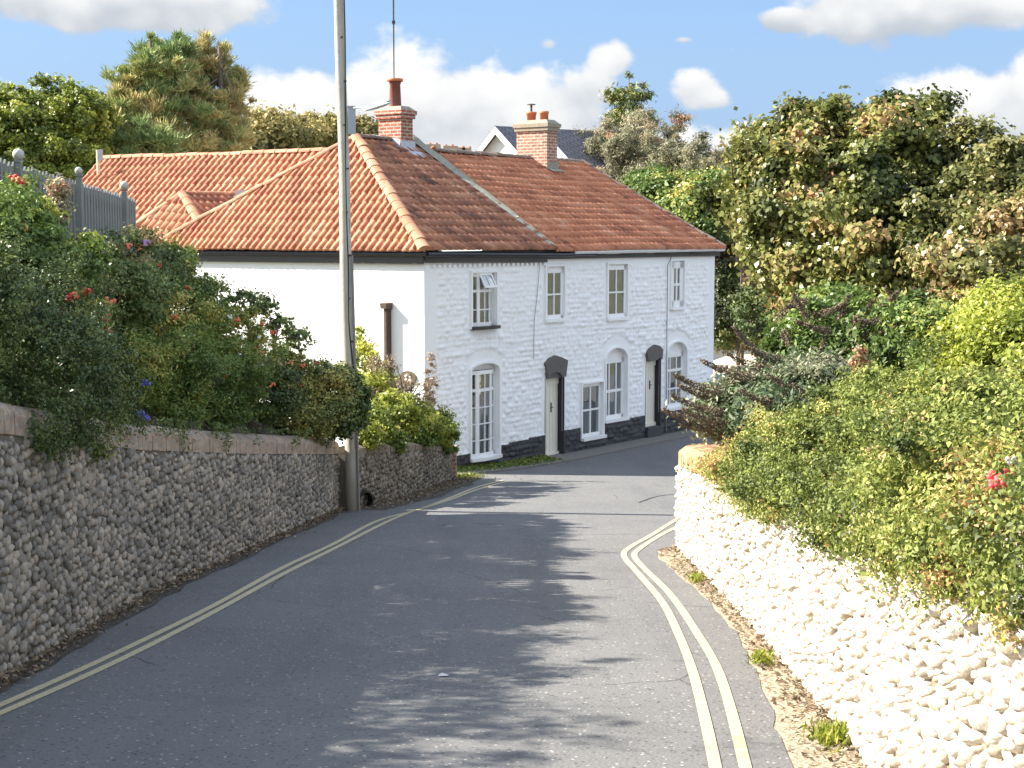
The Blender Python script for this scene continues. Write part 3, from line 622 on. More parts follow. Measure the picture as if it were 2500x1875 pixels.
# chimneys
def chimney(px,py,s,a,ws,wv,z0,zcap,bm,pots,label,capm=None):
    """near corner at (s,-a); extends ws inward, wv along the ridge"""
    f=MB(); c=Rw(s+wv/2,-(a+ws/2),0)
    def bb(m_,s0,s1,w0,w1,za,zb_): box_f(m_,s0,s1,w0,w1,za,zb_)
    bb(f,s,s+wv,-a,-(a+ws),z0,zcap); o=f.build('chimney',bm,cot); tag(o,label)
    m_=MB(); bb(m_,s-.05,s+wv+.05,-a+.05,-(a+ws)-.05,zcap,zcap+.10); bb(m_,s-.08,s+wv+.08,-a+.08,-(a+ws)-.08,zcap+.10,zcap+.20)
    m_.build('corbel',bm if capm is None else capm,o)
    m_=MB(); 
    m_.hexa([Rw(s-.06,-a+.06,zcap+.20),Rw(s+wv+.06,-a+.06,zcap+.20),Rw(s+wv+.06,-(a+ws)-.06,zcap+.20),Rw(s-.06,-(a+ws)-.06,zcap+.20),
             Rw(s+.06,-a-.06,zcap+.31),Rw(s+wv-.06,-a-.06,zcap+.31),Rw(s+wv-.06,-(a+ws)+.06,zcap+.31),Rw(s+.06,-(a+ws)+.06,zcap+.31)]); m_.build('cap',MT['capst'],o)
    m_=MB(); bb(m_,s-.02,s+wv+.02,-a+.02,-(a+ws)-.02,z0,z0+.0+.12) if False else None
    for (ds,da,h,rb,rt,kind) in pots:
        q=Rw(s+ds,-(a+da),zcap+.27); m_=MB()
        if kind=='tall':
            prof=[(0,rb),(.06,rb),(h*.80,rt*.98),(h*.83,rt*1.12),(h*.87,rt*1.12),(h*.88,rt*1.0),(h*.90,rt*1.45),(h*.985,rt*1.50),(h,rt*1.35)]
        else: prof=[(0,rb),(h*.75,rt),(h*.78,rt*1.12),(h,rt*1.14)]
        m_.tube([q+zz*z for z,_ in prof],[x for _,x in prof],16); m_.tube([q+zz*(h-.001),q+zz*(h+.002)],[rt*.8,rt*.8],12)
        p=m_.build('chimney_pot',MT['potD'] if kind=='tall' else MT['pot'],o,True)
        if kind=='tall':
            m_=MB(); m_.tube([q+zz*(h*.9),q+zz*(h*.985),q+zz*(h+.003)],[rt*1.47,rt*1.53,rt*1.36],16); m_.build('pot_rim',MT['pot'],p,True)
        if kind=='cowl':
            m_=MB(); m_.tube([q+zz*h*.5,q+zz*(h+.20)],.03,8); m_.tube([q+zz*(h+.20),q+zz*(h+.225)],[.13,.11],12); m_.build('cowl',MT['rust'],p)
    return o
chimney(0,0,3.87,3.88,.74,.46,1.6,2.98,MT['brickC'],[(.22,.37,.74,.155,.135,'tall')],'red brick chimney with one tall dark pot on the hipped roof')
chimney(0,0,9.80,3.55,1.05,.50,1.3,2.98,MT['brickO'],[(.25,.72,.28,.115,.135,'cowl'),(.25,.28,.28,.12,.12,'plain')],'pale red brick chimney with two short orange pots on the gabled roof',MT['capst'])
mb=MB(); mb.add([Rw(3.80,-3.86,2.28),Rw(4.38,-3.86,2.28),Rw(4.36,-3.45,2.04),Rw(4.10,-3.35,1.98),Rw(3.90,-3.5,2.07)],[(0,1,2,3,4)]); mb.add([Rw(3.82,-3.84,2.1),Rw(4.38,-3.84,2.1),Rw(4.38,-3.84,2.42),Rw(3.82,-3.84,2.42)],[(0,1,2,3)])
mb.prism([Rw(3.80,-4.75,2.40),Rw(3.80,-3.84,2.25),Rw(3.80,-3.84,2.45),Rw(3.80,-4.75,2.60)],-v3*.02); mb.build('flashing',MT['lead'],cot)
mb=MB(); mb.add([Rw(9.78,-3.50,1.93),Rw(10.33,-3.50,1.93),Rw(10.33,-3.3,1.84),Rw(9.78,-3.3,1.84)],[(0,1,2,3)]); mb.add([Rw(9.76,-3.52,1.8),Rw(10.34,-3.52,1.8),Rw(10.34,-3.52,2.12),Rw(9.76,-3.52,2.12)],[(0,1,2,3)]); mb.build('flashing',MT['cement'],cot)
# rear wing (left) with its own gabled roof, and the small hipped roof between
R1=P(800,375,43.4); R2=P(252,386,47.6); R1[2]=R2[2]=(R1[2]+R2[2])/2
A=R2-R1; Lw=np.linalg.norm(A); A=A/Lw; nw=np.array([A[1],-A[0],0.])*1.0
if nw[1]>0: nw=-nw
Uw=-nw*3.3+zz*2.75; O=R1+nw*3.3-zz*2.75-A*1.5; lw_=np.linalg.norm(Uw)
tileplane('roof_wing',O,A,Uw,lambda b:-2.,lambda b:Lw+1.5+.0*b,lw_,MT['tileS'],cot,.225,.32,12,.03,.088,.034)
ridge_tiles('ridge_tiles',[R1-A*1.5+zz*.06,R1+A*Lw*.5+zz*.03,R2+zz*.06],.14,MT['ridge'],cot,.4)
mb=MB(); e=R2+A*.03; mb.hexa([e+nw*3.35-zz*2.95,e+nw*3.35-zz*2.95+A*.06,e+nw*3.35-zz*2.75+A*.06,e+nw*3.35-zz*2.75, e-zz*.18,e-zz*.18+A*.06,e+zz*.05+A*.06,e+zz*.05]); mb.build('bargeboard',MT['lead'],cot)
mb=MB(); e0=R1+nw*3.1; e1=R2+nw*3.1; b0=R1-nw*3.1; b1=R2-nw*3.1
for a_ in (e0,e1,b0,b1): a_[2]=-.5
dn=zz*5; mb.add([e0,e1,e1-dn,e0-dn],[(0,1,2,3)]); mb.add([b0,b1,b1-dn,b0-dn],[(0,1,2,3)]); mb.add([e1,R2-zz*.1,b1,b1-dn,e1-dn],[(0,1,2,3,4)]); mb.build('wing_wall',MT['render'],cot)
mb=MB(); mb.add([R1-zz*.02-A*1.5,R2-zz*.02,R2-nw*3.3-zz*2.8,R1-nw*3.3-zz*2.8-A*1.5],[(0,1,2,3)]); mb.build('roof_wing_rear',MT['tileS'],cot)
Sa=P(445,474,41.6); Sb=P(612,482,43.2); Sb[2]=Sa[2]; 
ev=-v3*0; hl=P(300,575,41.2); hr=P(518,600,39.6)
def triroof(name,a,b_,apexes,mat,seed):
    """tile plane with eave a->b_, ridge end points p (left) q (right) above it"""
    a=np.array(a);b_=np.array(b_);A_=b_-a;Le=np.linalg.norm(A_);A_=A_/Le; p,q=apexes; pr=(p-a)-((p-a)@A_)*A_; Lu=np.linalg.norm(pr); la=(p-a)@A_; ra=(q-a)@A_
    return tileplane(name,a,A_,pr,lambda t:la*t/Lu,lambda t:Le+(ra-Le)*t/Lu,Lu,mat,cot,.215,.30,seed,.015,.08,.034)
triroof('roof_small_front',hl,hr,(Sa,Sa),MT['tileS'],21)
hb=hr+(Sb-Sa)*1.0
mb=MB()
tp=[Sa,Sb,hb,hr]
triroof('roof_small_side',hr,hb,(Sa,Sb),MT['tileD'],23)
ridge_tiles('hip_tiles',[hl+zz*.06,Sa+zz*.06],.12,MT['ridge'],cot,.36); ridge_tiles('hip_tiles',[hr+zz*.06,Sa+zz*.06],.13,MT['ridge'],cot,.36); ridge_tiles('ridge_tiles',[Sa+zz*.05,Sb+zz*.05],.10,MT['ridge'],cot,.36)
mb=MB(); q=P(588,482,42.3); mb.box(q,(.14,.05,.2)); mb.build('flashing',MT['lead'],cot)
# ------------------------------------------------------------------ windows and doors
def surround(s0,s1,z0,z1,ri,bw,depth,mat,parent,name='surround',z0ext=True):
    inner=outline(s0,s1,z0,z1,ri); c_=((s0+s1)/2,(z0+z1)/2)
    out=[]
    for (s,z) in inner:
        ds=bw if s>c_[0] else -bw; dz_=bw if z>c_[1] else -bw
        if ri and z>z1+1e-6:
            a=math.atan2((z-z1)/ri,(s-c_[0])/((s1-s0)/2)); ds=bw*math.cos(a); dz_=bw*math.sin(a)
        out.append((s+ds,z+dz_))
    n=len(inner); V=[FW(s,.048,z) for s,z in out]+[FW(s,.048,z) for s,z in inner]+[FW(s,-depth,z) for s,z in inner]+[FW(s,-.02,z) for s,z in out]
    Fs=[]
    for i in range(n):
        j=(i+1)%n; Fs+=[(i,j,n+j,n+i),(n+i,n+j,2*n+j,2*n+i),(3*n+i,3*n+j,j,i)]
    return MB().add(V,Fs).build(name,mat,parent)
def window(key,cols,rows,w0=-.10,bow=0.,bar=.022,fr=.055,sillm='gloss',lab=None,colw=None,open_=None,curt=None,sill=True,head=0,bw=.05,sf=.05):
    s0,s1,z0,z1,ri=OP[key]; root=thing_part('window',lab)
    surround(s0,s1,z0,z1,ri,bw,.30,MT['white'],root)
    L=s1-s0; wf=lambda s: w0+bow*min(1,(s-s0)/L/.27,(s1-s)/L/.27)
    pt=lambda s,z,o=0: FW(s,wf(s)+o,z)
    fm=MB()
    def bar_(sa,za,sb,zb_,h,o=0,t=.02,vert=False):
        for k in range(1 if vert or not bow else 8):
            n=1 if vert or not bow else 8; a=sa+(sb-sa)*k/n; b_=sa+(sb-sa)*(k+1)/n
            if vert: p=[(a-h,za),(a+h,za),(a+h,zb_),(a-h,zb_)]
            else: p=[(a,za-h),(b_,za-h),(b_,za+h),(a,za+h)]
            fm.add([pt(min(max(s,s0),s1),z,-t+o) for s,z in p]+[pt(min(max(s,s0),s1),z,t+o) for s,z in p],[(0,1,2,3),(7,6,5,4),(0,4,5,1),(1,5,6,2),(2,6,7,3),(3,7,4,0)])
    zt_=z1-head
    bar_(s0,z0+fr,s1,0,fr,.0,.03); bar_(s0,zt_-fr,s1,0,fr,0,.03)
    cx=[s0]+[s0+L*q for q in cols]+[s1]; bar_(s0+fr,z0,s0+fr,zt_,fr,0,.03,True); bar_(s1-fr,z0,s1-fr,zt_,fr,0,.03,True)
    for i,q in enumerate(cols):
        bw_=colw[i] if colw else bar; bar_(s0+L*q,z0,0,zt_,bw_,0,.025,True)
    H=zt_-z0
    for q in rows:
        f_,b_=(q if isinstance(q,tuple) else (q,bar)); bar_(s0,z0+H*f_,s1,0,b_,0,.024)
    fm.build('frame',MT['gloss'],root)
    g=MB(); n=8
    for k in range(n):
        a=s0+L*k/n; b_=s0+L*(k+1)/n; g.add([pt(a,z0),pt(b_,z0),pt(b_,zt_),pt(a,zt_)],[(0,1,2,3)])
    g.build('glass',MT['glass'],root)
    if ri or head:
        poly=[(s,z) for s,z in outline(s0,s1,zt_,z1,ri)]
        MB().prism([FW(s,w0-.04,z) for s,z in poly],n3*.05).build('head_panel',MT['render'],root)
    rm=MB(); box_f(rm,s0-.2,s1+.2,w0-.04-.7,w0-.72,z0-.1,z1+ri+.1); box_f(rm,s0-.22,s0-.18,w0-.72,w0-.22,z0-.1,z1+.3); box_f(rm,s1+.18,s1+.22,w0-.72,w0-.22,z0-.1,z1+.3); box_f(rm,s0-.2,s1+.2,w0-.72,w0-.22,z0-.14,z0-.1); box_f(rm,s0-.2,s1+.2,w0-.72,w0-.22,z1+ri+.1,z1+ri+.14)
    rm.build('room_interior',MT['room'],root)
    if sill:
        sm_=MB(); o=sf
        pr=[(s0-.05,.05),(s0-.05,o+.05),(s0+L*.27,o+.05+bow*.6),(s1-L*.27,o+.05+bow*.6),(s1+.05,o+.05),(s1+.05,.05),(s1,-.1),(s0,-.1)]
        sm_.prism([FW(s,q,z0-.07) for s,q in pr],zz*.075); sm_.build('sill',MT[sillm],root)
    if curt:
        for (a,b_,za,zb_) in curt:
            c=MB(); sa=s0+L*a; sb=s0+L*b_; n=14
            for k in range(n):
                x0=sa+(sb-sa)*k/n; x1=sa+(sb-sa)*(k+1)/n; o0=.03*math.sin(k*1.9); o1=.03*math.sin((k+1)*1.9)
                c.add([FW(x0,w0-.2+o0,z0+H*za),FW(x1,w0-.2+o1,z0+H*za),FW(x1,w0-.2+o1,z0+H*zb_),FW(x0,w0-.2+o0,z0+H*zb_)],[(0,1,2,3)])
            c.build('curtain',MT['curtain'],root)
    if open_:
        a,b_,za,zb_,tilt=open_; sa=s0+L*a; sb=s0+L*b_; zA=z0+H*za; zB=z0+H*zb_; c=MB(); hgt=zB-zA
        def q(s,f): return FW(s,wf(s0+L*.5)+.035+math.sin(tilt)*hgt*(1-f),zB-math.cos(tilt)*hgt*(1-f))
        up=(q(sa,1)-q(sa,0)); up/=np.linalg.norm(up); nn=np.cross(v3,up)
        def bb(x0,x1,f0,f1): 
            c.prism([q(x0,f0),q(x1,f0),q(x1,f1),q(x0,f1)],-nn*.03)
        e=.04/hgt; bb(sa,sb,0,e*1.1); bb(sa,sb,1-e*1.1,1); bb(sa,sa+.045,e,1-e); bb(sb-.045,sb,e,1-e); bb((sa+sb)/2-.015,(sa+sb)/2+.015,e,1-e)
        o=c.build('top_light',MT['gloss'],root); tag(o,'top light propped open')
        g=MB(); g.add([q(sa+.03,.08)+nn*-.015,q(sb-.03,.08)+nn*-.015,q(sb-.03,.92)+nn*-.015,q(sa+.03,.92)+nn*-.015],[(0,1,2,3)]); g.build('glass',MT['glass'],o)
    return root
def thing_part(name,label):
    o=D.objects.new(name,None); o.empty_display_size=.1; SC.collection.objects.link(o); o.parent=cot
    if label: o['label']=label
    return o
window('W1',[.28,.53,.76],[(.31,.012),(.66,.03)],-.12,.11,.014,.045,'dark','upstairs window with open top light over black sill',colw=[.04,.012,.04],open_=(.30,.80,.69,.985,.5),sf=.06)
window('W2',[.5],[.49],-.04,0,.02,.05,'white','upstairs window with pale curtains nearest the wall cable',curt=[(.0,.40,0,.62),(.55,1,0,.4)],head=.06)
window('W3',[.5],[.49],-.04,0,.02,.05,'white','upstairs window with pale curtain',curt=[(0,.42,0,.42)],head=.05)
window('W4',[.5],[.5],-.03,0,.035,.09,'white','small upstairs window with thick white frame',head=.03)
window('GF',[.25,.50,.72],[(.195,.012),(.385,.012),(.575,.012),(.775,.035)],-.14,.13,.013,.045,'gloss','tall bowed ground floor window under shallow arch',colw=[.045,.012,.045],sf=.04,curt=[(0.02,.98,0,.57)])
window('W5',[.5],[.5],-.07,0,.024,.045,'gloss','low square-topped ground floor window',curt=[(.02,.98,0,.62)],sf=.07)
window('W6',[.33,.66],[(.47,.035)],-.12,0,.02,.05,'gloss','arched ground floor window beside the second door',sf=.03,colw=[.022,.022],curt=[(.02,.98,0,.45)])
window('W7',[.33,.66],[(.345,.02),(.69,.035)],-.12,0,.02,.05,'gloss','arched ground floor window at far end',sf=.03)
def door(key,hood,leafw,label,step):
    s0,s1,z0,z1,_=OP[key]; root=thing_part('door',label); dpt=.14
    # black painted reveal
    mb=MB(); box_f(mb,s1,s1+.03,-dpt-.1,.045,z0,z1); box_f(mb,s0-.012,s0,-dpt-.1,.004,z0,z1); box_f(mb,s0-.03,s1+.03,-dpt-.1,.0,z1,z1+.05); mb.build('reveal',MT['dark'],root)
    mb=MB(); box_f(mb,s0,s1,-dpt-.05,-dpt,z0,z1)
    for k in range(1,5): s=s0+(s1-s0)*k/5; box_f(mb,s-.055*1.2,s+.055*1.2,-dpt,-dpt+.012,z0+.02,z1-.2)
    box_f(mb,s0,s1,-dpt,-dpt+.03,z1-.17,z1-.02); box_f(mb,s0,s1,-dpt,-dpt+.05,z0,z0+.09); lf=mb.build('leaf',MT['cream'],root)
    mb=MB(); s=s0+.30*(s1-s0)+.20; zc_=z0+(z1-z0)*.62; box_f(mb,s-.012,s+.012,-dpt+.012,-dpt+.035,zc_-.12,zc_+.12); mb.tube([FW(s-.05,-dpt+.05,zc_),FW(s+.04,-dpt+.05,zc_)],.012,6); mb.build('latch',MT['dark'],lf)
    hs=hood; poly=[FW(s,.10,z) for s,z in hs]; mb=MB(); mb.prism([FW(s,.0,z) for s,z in hs],n3*.09); mb.build('hood',MT['grey'],root)
    mb=MB(); box_f(mb,s0+.02,s1-.02,-.2,.03,z1-.0,z1+.22); mb.build('lintel',MT['grey'],root)
    if step: mb=MB(); box_f(mb,s0-.02,s1+.04,-.25,.10,-5.5,z0); mb.build('step',plain('slate_step',(.05,.05,.055),.8,.3,8,.3),root)
    return root
z=-3.13
door('D1',[(4.69,-3.30),(4.56,-3.12),(4.60,-3.0)]and[(4.66,-3.40),(4.55,-3.04),(4.72,-2.93),(4.97,-2.87),(5.22,-2.93),(5.50,-3.02),(5.42,-3.42),(5.28,-3.42),(5.15,-3.31),(4.98,-3.28),(4.80,-3.31)],0,'first cream plank door with dark arched hood',False)
door('D2',[(9.35,-3.30),(9.27,-3.05),(9.45,-2.93),(9.67,-2.86),(9.9,-2.90),(10.1,-3.02),(10.05,-3.28),(9.9,-3.22),(9.8,-3.28)],0,'second cream plank door raised on a dark step',True)
# oval plaque on the side wall
def SW(a,off,z): return Rw(-off,-a,z)     # side wall point: a metres from the corner, off metres out
def SP_(px,py):
    r=ray(px,py); t=(C0@v2)/(r[:2]@v2); p=r*t; return float(-((p[:2]-C0)@nf2)),float(p[2])
a,z=SP_(998,922); root=thing('wall_plaque',SW(a,.03,z),'dark oval plaque with pale flower shapes on the sunny side wall','plaque')
mb=MB(); ring=[SW(a+.23*math.cos(q),.004,z+.15*math.sin(q)) for q in np.linspace(0,2*math.pi,24,endpoint=False)]; mb.prism(ring,-v3*.03); mb.build('board',plain('bronze_board',(.10,.07,.045),.5,.2,9,.2),root)
for dx,dz in ((-.055,.045),(.055,.045),(-.055,-.045),(.055,-.045)):
    mb=MB(); mb.prism([SW(a-.01+dx+.04*math.cos(q),.035,z+dz+.035*math.sin(q)) for q in np.linspace(0,2*math.pi,12,endpoint=False)],-v3*.012); mb.build('petal',MT['gloss'],root)
# dark timber post with cap on the side wall
a,z=SP_(953,742); q=SW(a,.2,z); gp=SW(a,.2,-4.7)
root=thing('timber_post',gp,'dark brown timber buttress post with cap against the sunny side wall','post')
mb=MB(); mb.hexa([SW(a+.05,.01,-4.7),SW(a+.05,.17,-4.7),SW(a-.02,.17,-4.7),SW(a-.03,.01,-4.7),SW(a+.05,.01,z-.1),SW(a+.05,.17,z-.1),SW(a-.02,.17,z-.1),SW(a-.03,.01,z-.1)]); mb.build('shaft',MT['rust'],root)
mb=MB(); mb.hexa([SW(a+.10,.005,z-.12),SW(a+.10,.22,z-.10),SW(a-.06,.22,z-.10),SW(a-.06,.005,z-.12),SW(a+.12,.005,z+.03),SW(a+.12,.23,z+.02),SW(a-.07,.23,z+.02),SW(a-.07,.005,z+.03)]); mb.build('cap',MT['rust'],root)
# vent pipe beyond the wing gable
pb=P(240,420,46.5); root=thing('vent_pipe',pb,'thin pale vent pipe standing beyond the wing gable','pipe')
MB().tube([P(240,425,46.5),P(238,366,46.5)],.045,8).build('pipe',plain('pale_pipe',(.55,.55,.42),.6,.1,5,0),root)
MB().box(P(246,378,46.5),(.05,.05,.16)).build('bracket',MT['metal'],root)
# ------------------------------------------------------------------ pole with street lamp
pole_b=np.array([-2.60,25.75,float(gz(0,25.75))])
pt_=P(824,-160,25.9)
up=thing('utility_pole',pole_b,'tall weathered wooden utility pole rising between the two flint walls','pole')
mb=MB(); n=10; d=pt_-pole_b
mb.tube([pole_b+d*i/n+np.array([.012*math.sin(i*1.3),0,0]) for i in range(n+1)],[.112-.04*i/n for i in range(n+1)],14); mb.build('shaft',MT['wood'],up,True)
side=np.array([.55,-.8,0]); side/=np.linalg.norm(side)
mb=MB(); mb.tube([pole_b+d*t+side*(.117-.04*t)+np.array([.03*math.sin(t*9)+.01,0,0])-np.array([.05*max(0,1-abs(t-.33)/.1),0,0]) for t in np.linspace(.2,1,30)],.011,6); mb.build('cable',MT['cable'],up)
mb=MB(); mb.tube([pole_b+d*t+side*(.107-.04*t)+np.array([.055,0,0]) for t in np.linspace(.0,.45,10)],.02,6); mb.build('conduit',plain('grey_conduit',(.2,.2,.19),.6,.1,5,0),up)
mb=MB(); q=P(859,295,25.75); mb.box(q,(.055,.06,.21)); mb.box(q+zz*.22,(.065,.07,.012)); mb.build('control_box',MT['metal'],up)
mb=MB(); mb.box(P(851,552,25.8),(.02,.03,.12)); mb.build('bracket',MT['cable'],up)
for k in range(9):
    t=.30+.075*k; q=pole_b+d*t; mb=MB(); rr_=.112-.04*t; mb.tube([q+side*(rr_-.01)+np.array([.02*(-1)**k,0,0]),q+side*(rr_+.025)+np.array([.02*(-1)**k,0,0])],.018,6); mb.build('cable_clip',MT['cable'],up)
mb=MB(); a=P(853,266,25.75); b_=P(876,262,25.6); c=P(893,266,25.5); mb.tube([a,b_,c],.014,6); mb.build('lamp_arm',MT['metal'],up)
la=P(888,267,25.5); lb=P(955,247,25.2); dd=lb-la; mb=MB(); n=7
for nm,mat,zo,hs in (('lamp_head',MT['metal'],.016,.028),('lamp_bowl',MT['lamp'],-.018,.036)):
    mb=MB(); prof=[.3,.75,.95,1,1,.95,.7,.3]
    mb.tube([la+dd*i/7+zz*zo for i in range(8)],[hs*p for p in prof],8); o=mb.build(nm,mat,up,True)
# overhead cable to the chimney
e0=Rw(3.6,-4.3,4.12); pts=[]; 
e0=P(962,190,39.3); e1=np.array([-.0738*4-.0,4,4.4])
for i in range(25): t=i/24; p=e0+(e1-e0)*t; p[2]-=1.0*t*(1-t); pts.append(p)
root=thing('overhead_cable',e0,'thin dark overhead cable dropping to the tall chimney pot','cable')
MB().tube(pts,.013,6).build('wire',MT['cable'],root); 
q=P(961,38,29); MB().tube([pts[7]-zz*.12*0,pts[7]+(pts[8]-pts[7])*.15],.03,6).build('cable_clip',MT['cable'],root)
# drain pipe mouth
q=G(888,1238); mb=MB(); c=np.array([q[0]-.02,q[1]+.10,q[2]+.13]); dr=np.array([.35,-.93,0]); 
root=thing('drain_pipe',q,'black drain pipe mouth at the foot of the low flint wall beside the pole','drain')
prev=[]
V=[];Fs=[]
ax=np.array([.93,.35,0]); nn_=20
for o_,r_ in ((-.16,.13),(.22,.13),(.22,.105),(-.1,.10)):
    for k in range(nn_): a=2*math.pi*k/nn_; V.append(c+dr*o_+ax*r_*math.cos(a)+zz*(r_*1.25)*math.sin(a))
for j in range(3):
    for k in range(nn_): Fs.append((j*nn_+k,j*nn_+(k+1)%nn_,(j+1)*nn_+(k+1)%nn_,(j+1)*nn_+k))
Fs.append(tuple(3*nn_+k for k in range(nn_)))
MB().add(V,Fs).build('pipe',MT['cable'],root)
# small white litter on the road
q=G(1080,1653); root=tag(MB().add([q+np.array(p)*.6 for p in ((-.06,-.03,.02),(.05,-.05,.03),(.08,.03,.02),(-.03,.05,.035),(0,0,.055))],[(0,1,4),(1,2,4),(2,3,4),(3,0,4)]).build('litter',plain('white_scrap',(.6,.6,.6),.7,.2,9,0)),'small pale scrap of litter lying in the middle of the road','litter')
# ------------------------------------------------------------------ picket fence with ball finials
fx=-5.85; fl=[(17.0,1.04),(18.8,.90),(22,.76),(25.0,.62)]
fe=thing('picket_fence',(fx,20,-.4),'grey weathered picket fence with ball topped posts above the left bank','fence')
mb=MB(); y=16.9
while y<24.9:
    h=lin(fl,y)+random.uniform(-.01,.012)-.02; wv=.04; mb.add([(fx,y-wv,h-1.35),(fx,y+wv,h-1.35),(fx,y+wv,h-.05),(fx,y,h),(fx,y-wv,h-.05)]+[(fx+.022,y-wv,h-1.35),(fx+.022,y+wv,h-1.35),(fx+.022,y+wv,h-.05),(fx+.022,y,h),(fx+.022,y-wv,h-.05)],[(0,1,2,3,4),(9,8,7,6,5)]+[(i,(i+1)%5,5+(i+1)%5,5+i) for i in range(5)]); y+=.15
mb.build('pickets',MT['picket'],fe)
mb=MB()
for dz in (-.22,-1.0): mb.hexa([np.array(p) for p in [(fx-.05,16.9,lin(fl,16.9)+dz-.04),(fx-.005,16.9,lin(fl,16.9)+dz-.04),(fx-.005,24.9,lin(fl,24.9)+dz-.04),(fx-.05,24.9,lin(fl,24.9)+dz-.04),(fx-.05,16.9,lin(fl,16.9)+dz+.04),(fx-.005,16.9,lin(fl,16.9)+dz+.04),(fx-.005,24.9,lin(fl,24.9)+dz+.04),(fx-.05,24.9,lin(fl,24.9)+dz+.04)]])
mb.build('rails',MT['picket'],fe)
for px,py,r_,y in ((45,377,.068,18.9),(192,417,.05,21.3),(303,453,.065,24.1)):
    q=P(px,py,y); mb=MB(); pq=np.array([q[0]-.02,q[1],0]); zt_=q[2]-r_*1.1
    mb.box((q[0],q[1],zt_-.75),(.035,.035,.73)); mb.box((q[0],q[1],zt_),(.045,.045,.015)); po=mb.build('post',MT['picket'],fe)
    mb=MB(); mb.add(IV*r_*1.05+q,[tuple(t) for t in IT]); mb.build('ball_finial',MT['ball'],po,True)
# ------------------------------------------------------------------ banks behind the walls
def bz(x,y):
    xw=lin(WL,y)-.35; t=min(max((xw-x)/max(xw+5.9,.5),0),1.6); top=lin(TOPL,y)-.15
    ft=lin([(5,-.2),(16,-.35),(24.5,-.7),(26,-2.4),(28,-4.6)],y); z=top+(ft-top)*min(1,t)
    return z
ysb=np.arange(3,27.1,.5)
sheet('garden_bank',[np.linspace(lin(WL,min(y,25.9))-.32,-14,14) for y in ysb],ysb,lambda x,y:bz(x,y)+.1*float(vn(x*2,y*2)),plain('dark_soil',(.06,.05,.035),.95,.4,3,.8,0,.05))
def rgz(x,y): return rtop(min(y,40))-.05+.15*min(max((x-3)/6,0),1)
ysb=np.arange(3,40.1,1.)
def rx0(y): return lin([(3,2.42),(20.2,2.6),(21.2,3.3),(23,4.9),(25.2,6.6),(29,9.4),(34.5,13.4),(40,17.5)],y)
sheet('garden_soil',[np.linspace(rx0(y),34,16) for y in ysb],ysb,lambda x,y:rgz(x,y)+.1*float(vn(x,y)),plain('garden_soil_dark',(.06,.05,.035),.95,.4,3,.8,0,.05))
#FOLIAGE_MARK
def rdir(r,n):
    q=r.normal(size=(n,3)); return q/np.linalg.norm(q,axis=1)[:,None]
def leafmesh(name,C_,T,Nn,Ln,Wd_,val,mat,parent,fold=.18,kind=None):
    """one folded rhombus leaf per point"""
    B=np.cross(Nn,T); B/=np.linalg.norm(B,axis=1)[:,None]+1e-9; N2=np.cross(T,B)
    L=Ln[:,None]; Wq=Wd_[:,None]
    V=np.stack([C_-T*L*.5, C_-T*L*.06+B*Wq*.5+N2*Wq*fold, C_+T*L*.5-N2*L*.08, C_-T*L*.06-B*Wq*.5+N2*Wq*fold],1).reshape(-1,3)
    n=len(C_); Fq=np.arange(4*n).reshape(n,4)
    return mesh(name,V,Fq,mat,parent,attr=np.repeat(np.clip(val,0,1),4),autouv=False)
def crown(name,blobs,n,leaf,mat,parent,seed=1,clump=.3,aspect=.6,rough=.22,shell=.55,mode='leaf',vspread=.28,vbias=0.,droop=0.,gap=.0,lift=.35,floor=None,sizevar=.35):
    r=np.random.default_rng(seed); Bm=np.array(blobs,float); ar=(Bm[:,3]*Bm[:,4]+Bm[:,3]*Bm[:,5]+Bm[:,4]*Bm[:,5]); K=max(12,int(ar.sum()*4/(clump**2)*.8))
    bi=r.choice(len(Bm),K,p=ar/ar.sum()); d=rdir(r,K); rad=shell+(1-shell)*r.random(K)**.5
    c=Bm[bi,:3]+d*Bm[bi,3:6]*(rad*(1+rough*2*(vn(d[:,0]*2.2+seed,d[:,1]*2.2+bi,d[:,2]*2.2)-.5)))[:,None]
    # drop clumps deep inside any blob
    deep=np.zeros(K,bool)
    for b in Bm: deep|=(((c-b[:3])/b[3:6])**2).sum(1)<(shell*.75)**2
    if floor is not None: deep|=c[:,2]<floor
    if gap>0: deep|=vn(c[:,0]/clump*.45,c[:,1]/clump*.45,c[:,2]/clump*.45+seed)<gap
    c=c[~deep]; d=d[~deep]; K=len(c)
    cv=r.normal(0,vspread,K)*.6+ (vn(c[:,0]*.9,c[:,1]*.9,c[:,2]*.9+seed)-.5)*vspread*3; csz=clump*r.uniform(.4,1.5,K)
    ci=r.integers(0,K,n); off=r.normal(0,.62,(n,3)); off[:,2]*=.7; off+=np.stack([vn(c[ci,0]*3+off[:,0],c[ci,1]*3,off[:,2])-.5]*3,1)*.6; pos=c[ci]+off*csz[ci][:,None]*.62
    out=d[ci]*.55+off*.3+np.array([0,0,lift]); nn=out+r.normal(0,.62,(n,3)); nn/=np.linalg.norm(nn,axis=1)[:,None]
    if mode=='leaf':
        t=r.normal(0,1,(n,3)); t[:,2]-=droop; t-= (t*nn).sum(1)[:,None]*nn; t/=np.linalg.norm(t,axis=1)[:,None]
    else:   # needles radiating upward from the shoot
        t=off+np.array([0,0,.9])+d[ci]*.3+r.normal(0,.25,(n,3)); t/=np.linalg.norm(t,axis=1)[:,None]; nn=np.cross(t,rdir(r,n)); nn/=np.linalg.norm(nn,axis=1)[:,None]
    Ls=leaf*(1+sizevar*r.normal(0,.6,n)).clip(.4,1.9); val=.5+vbias+cv[ci]+r.normal(0,.13,n)
    o=leafmesh(name,pos,t,nn,Ls,Ls*aspect,val,mat,parent); return o,c
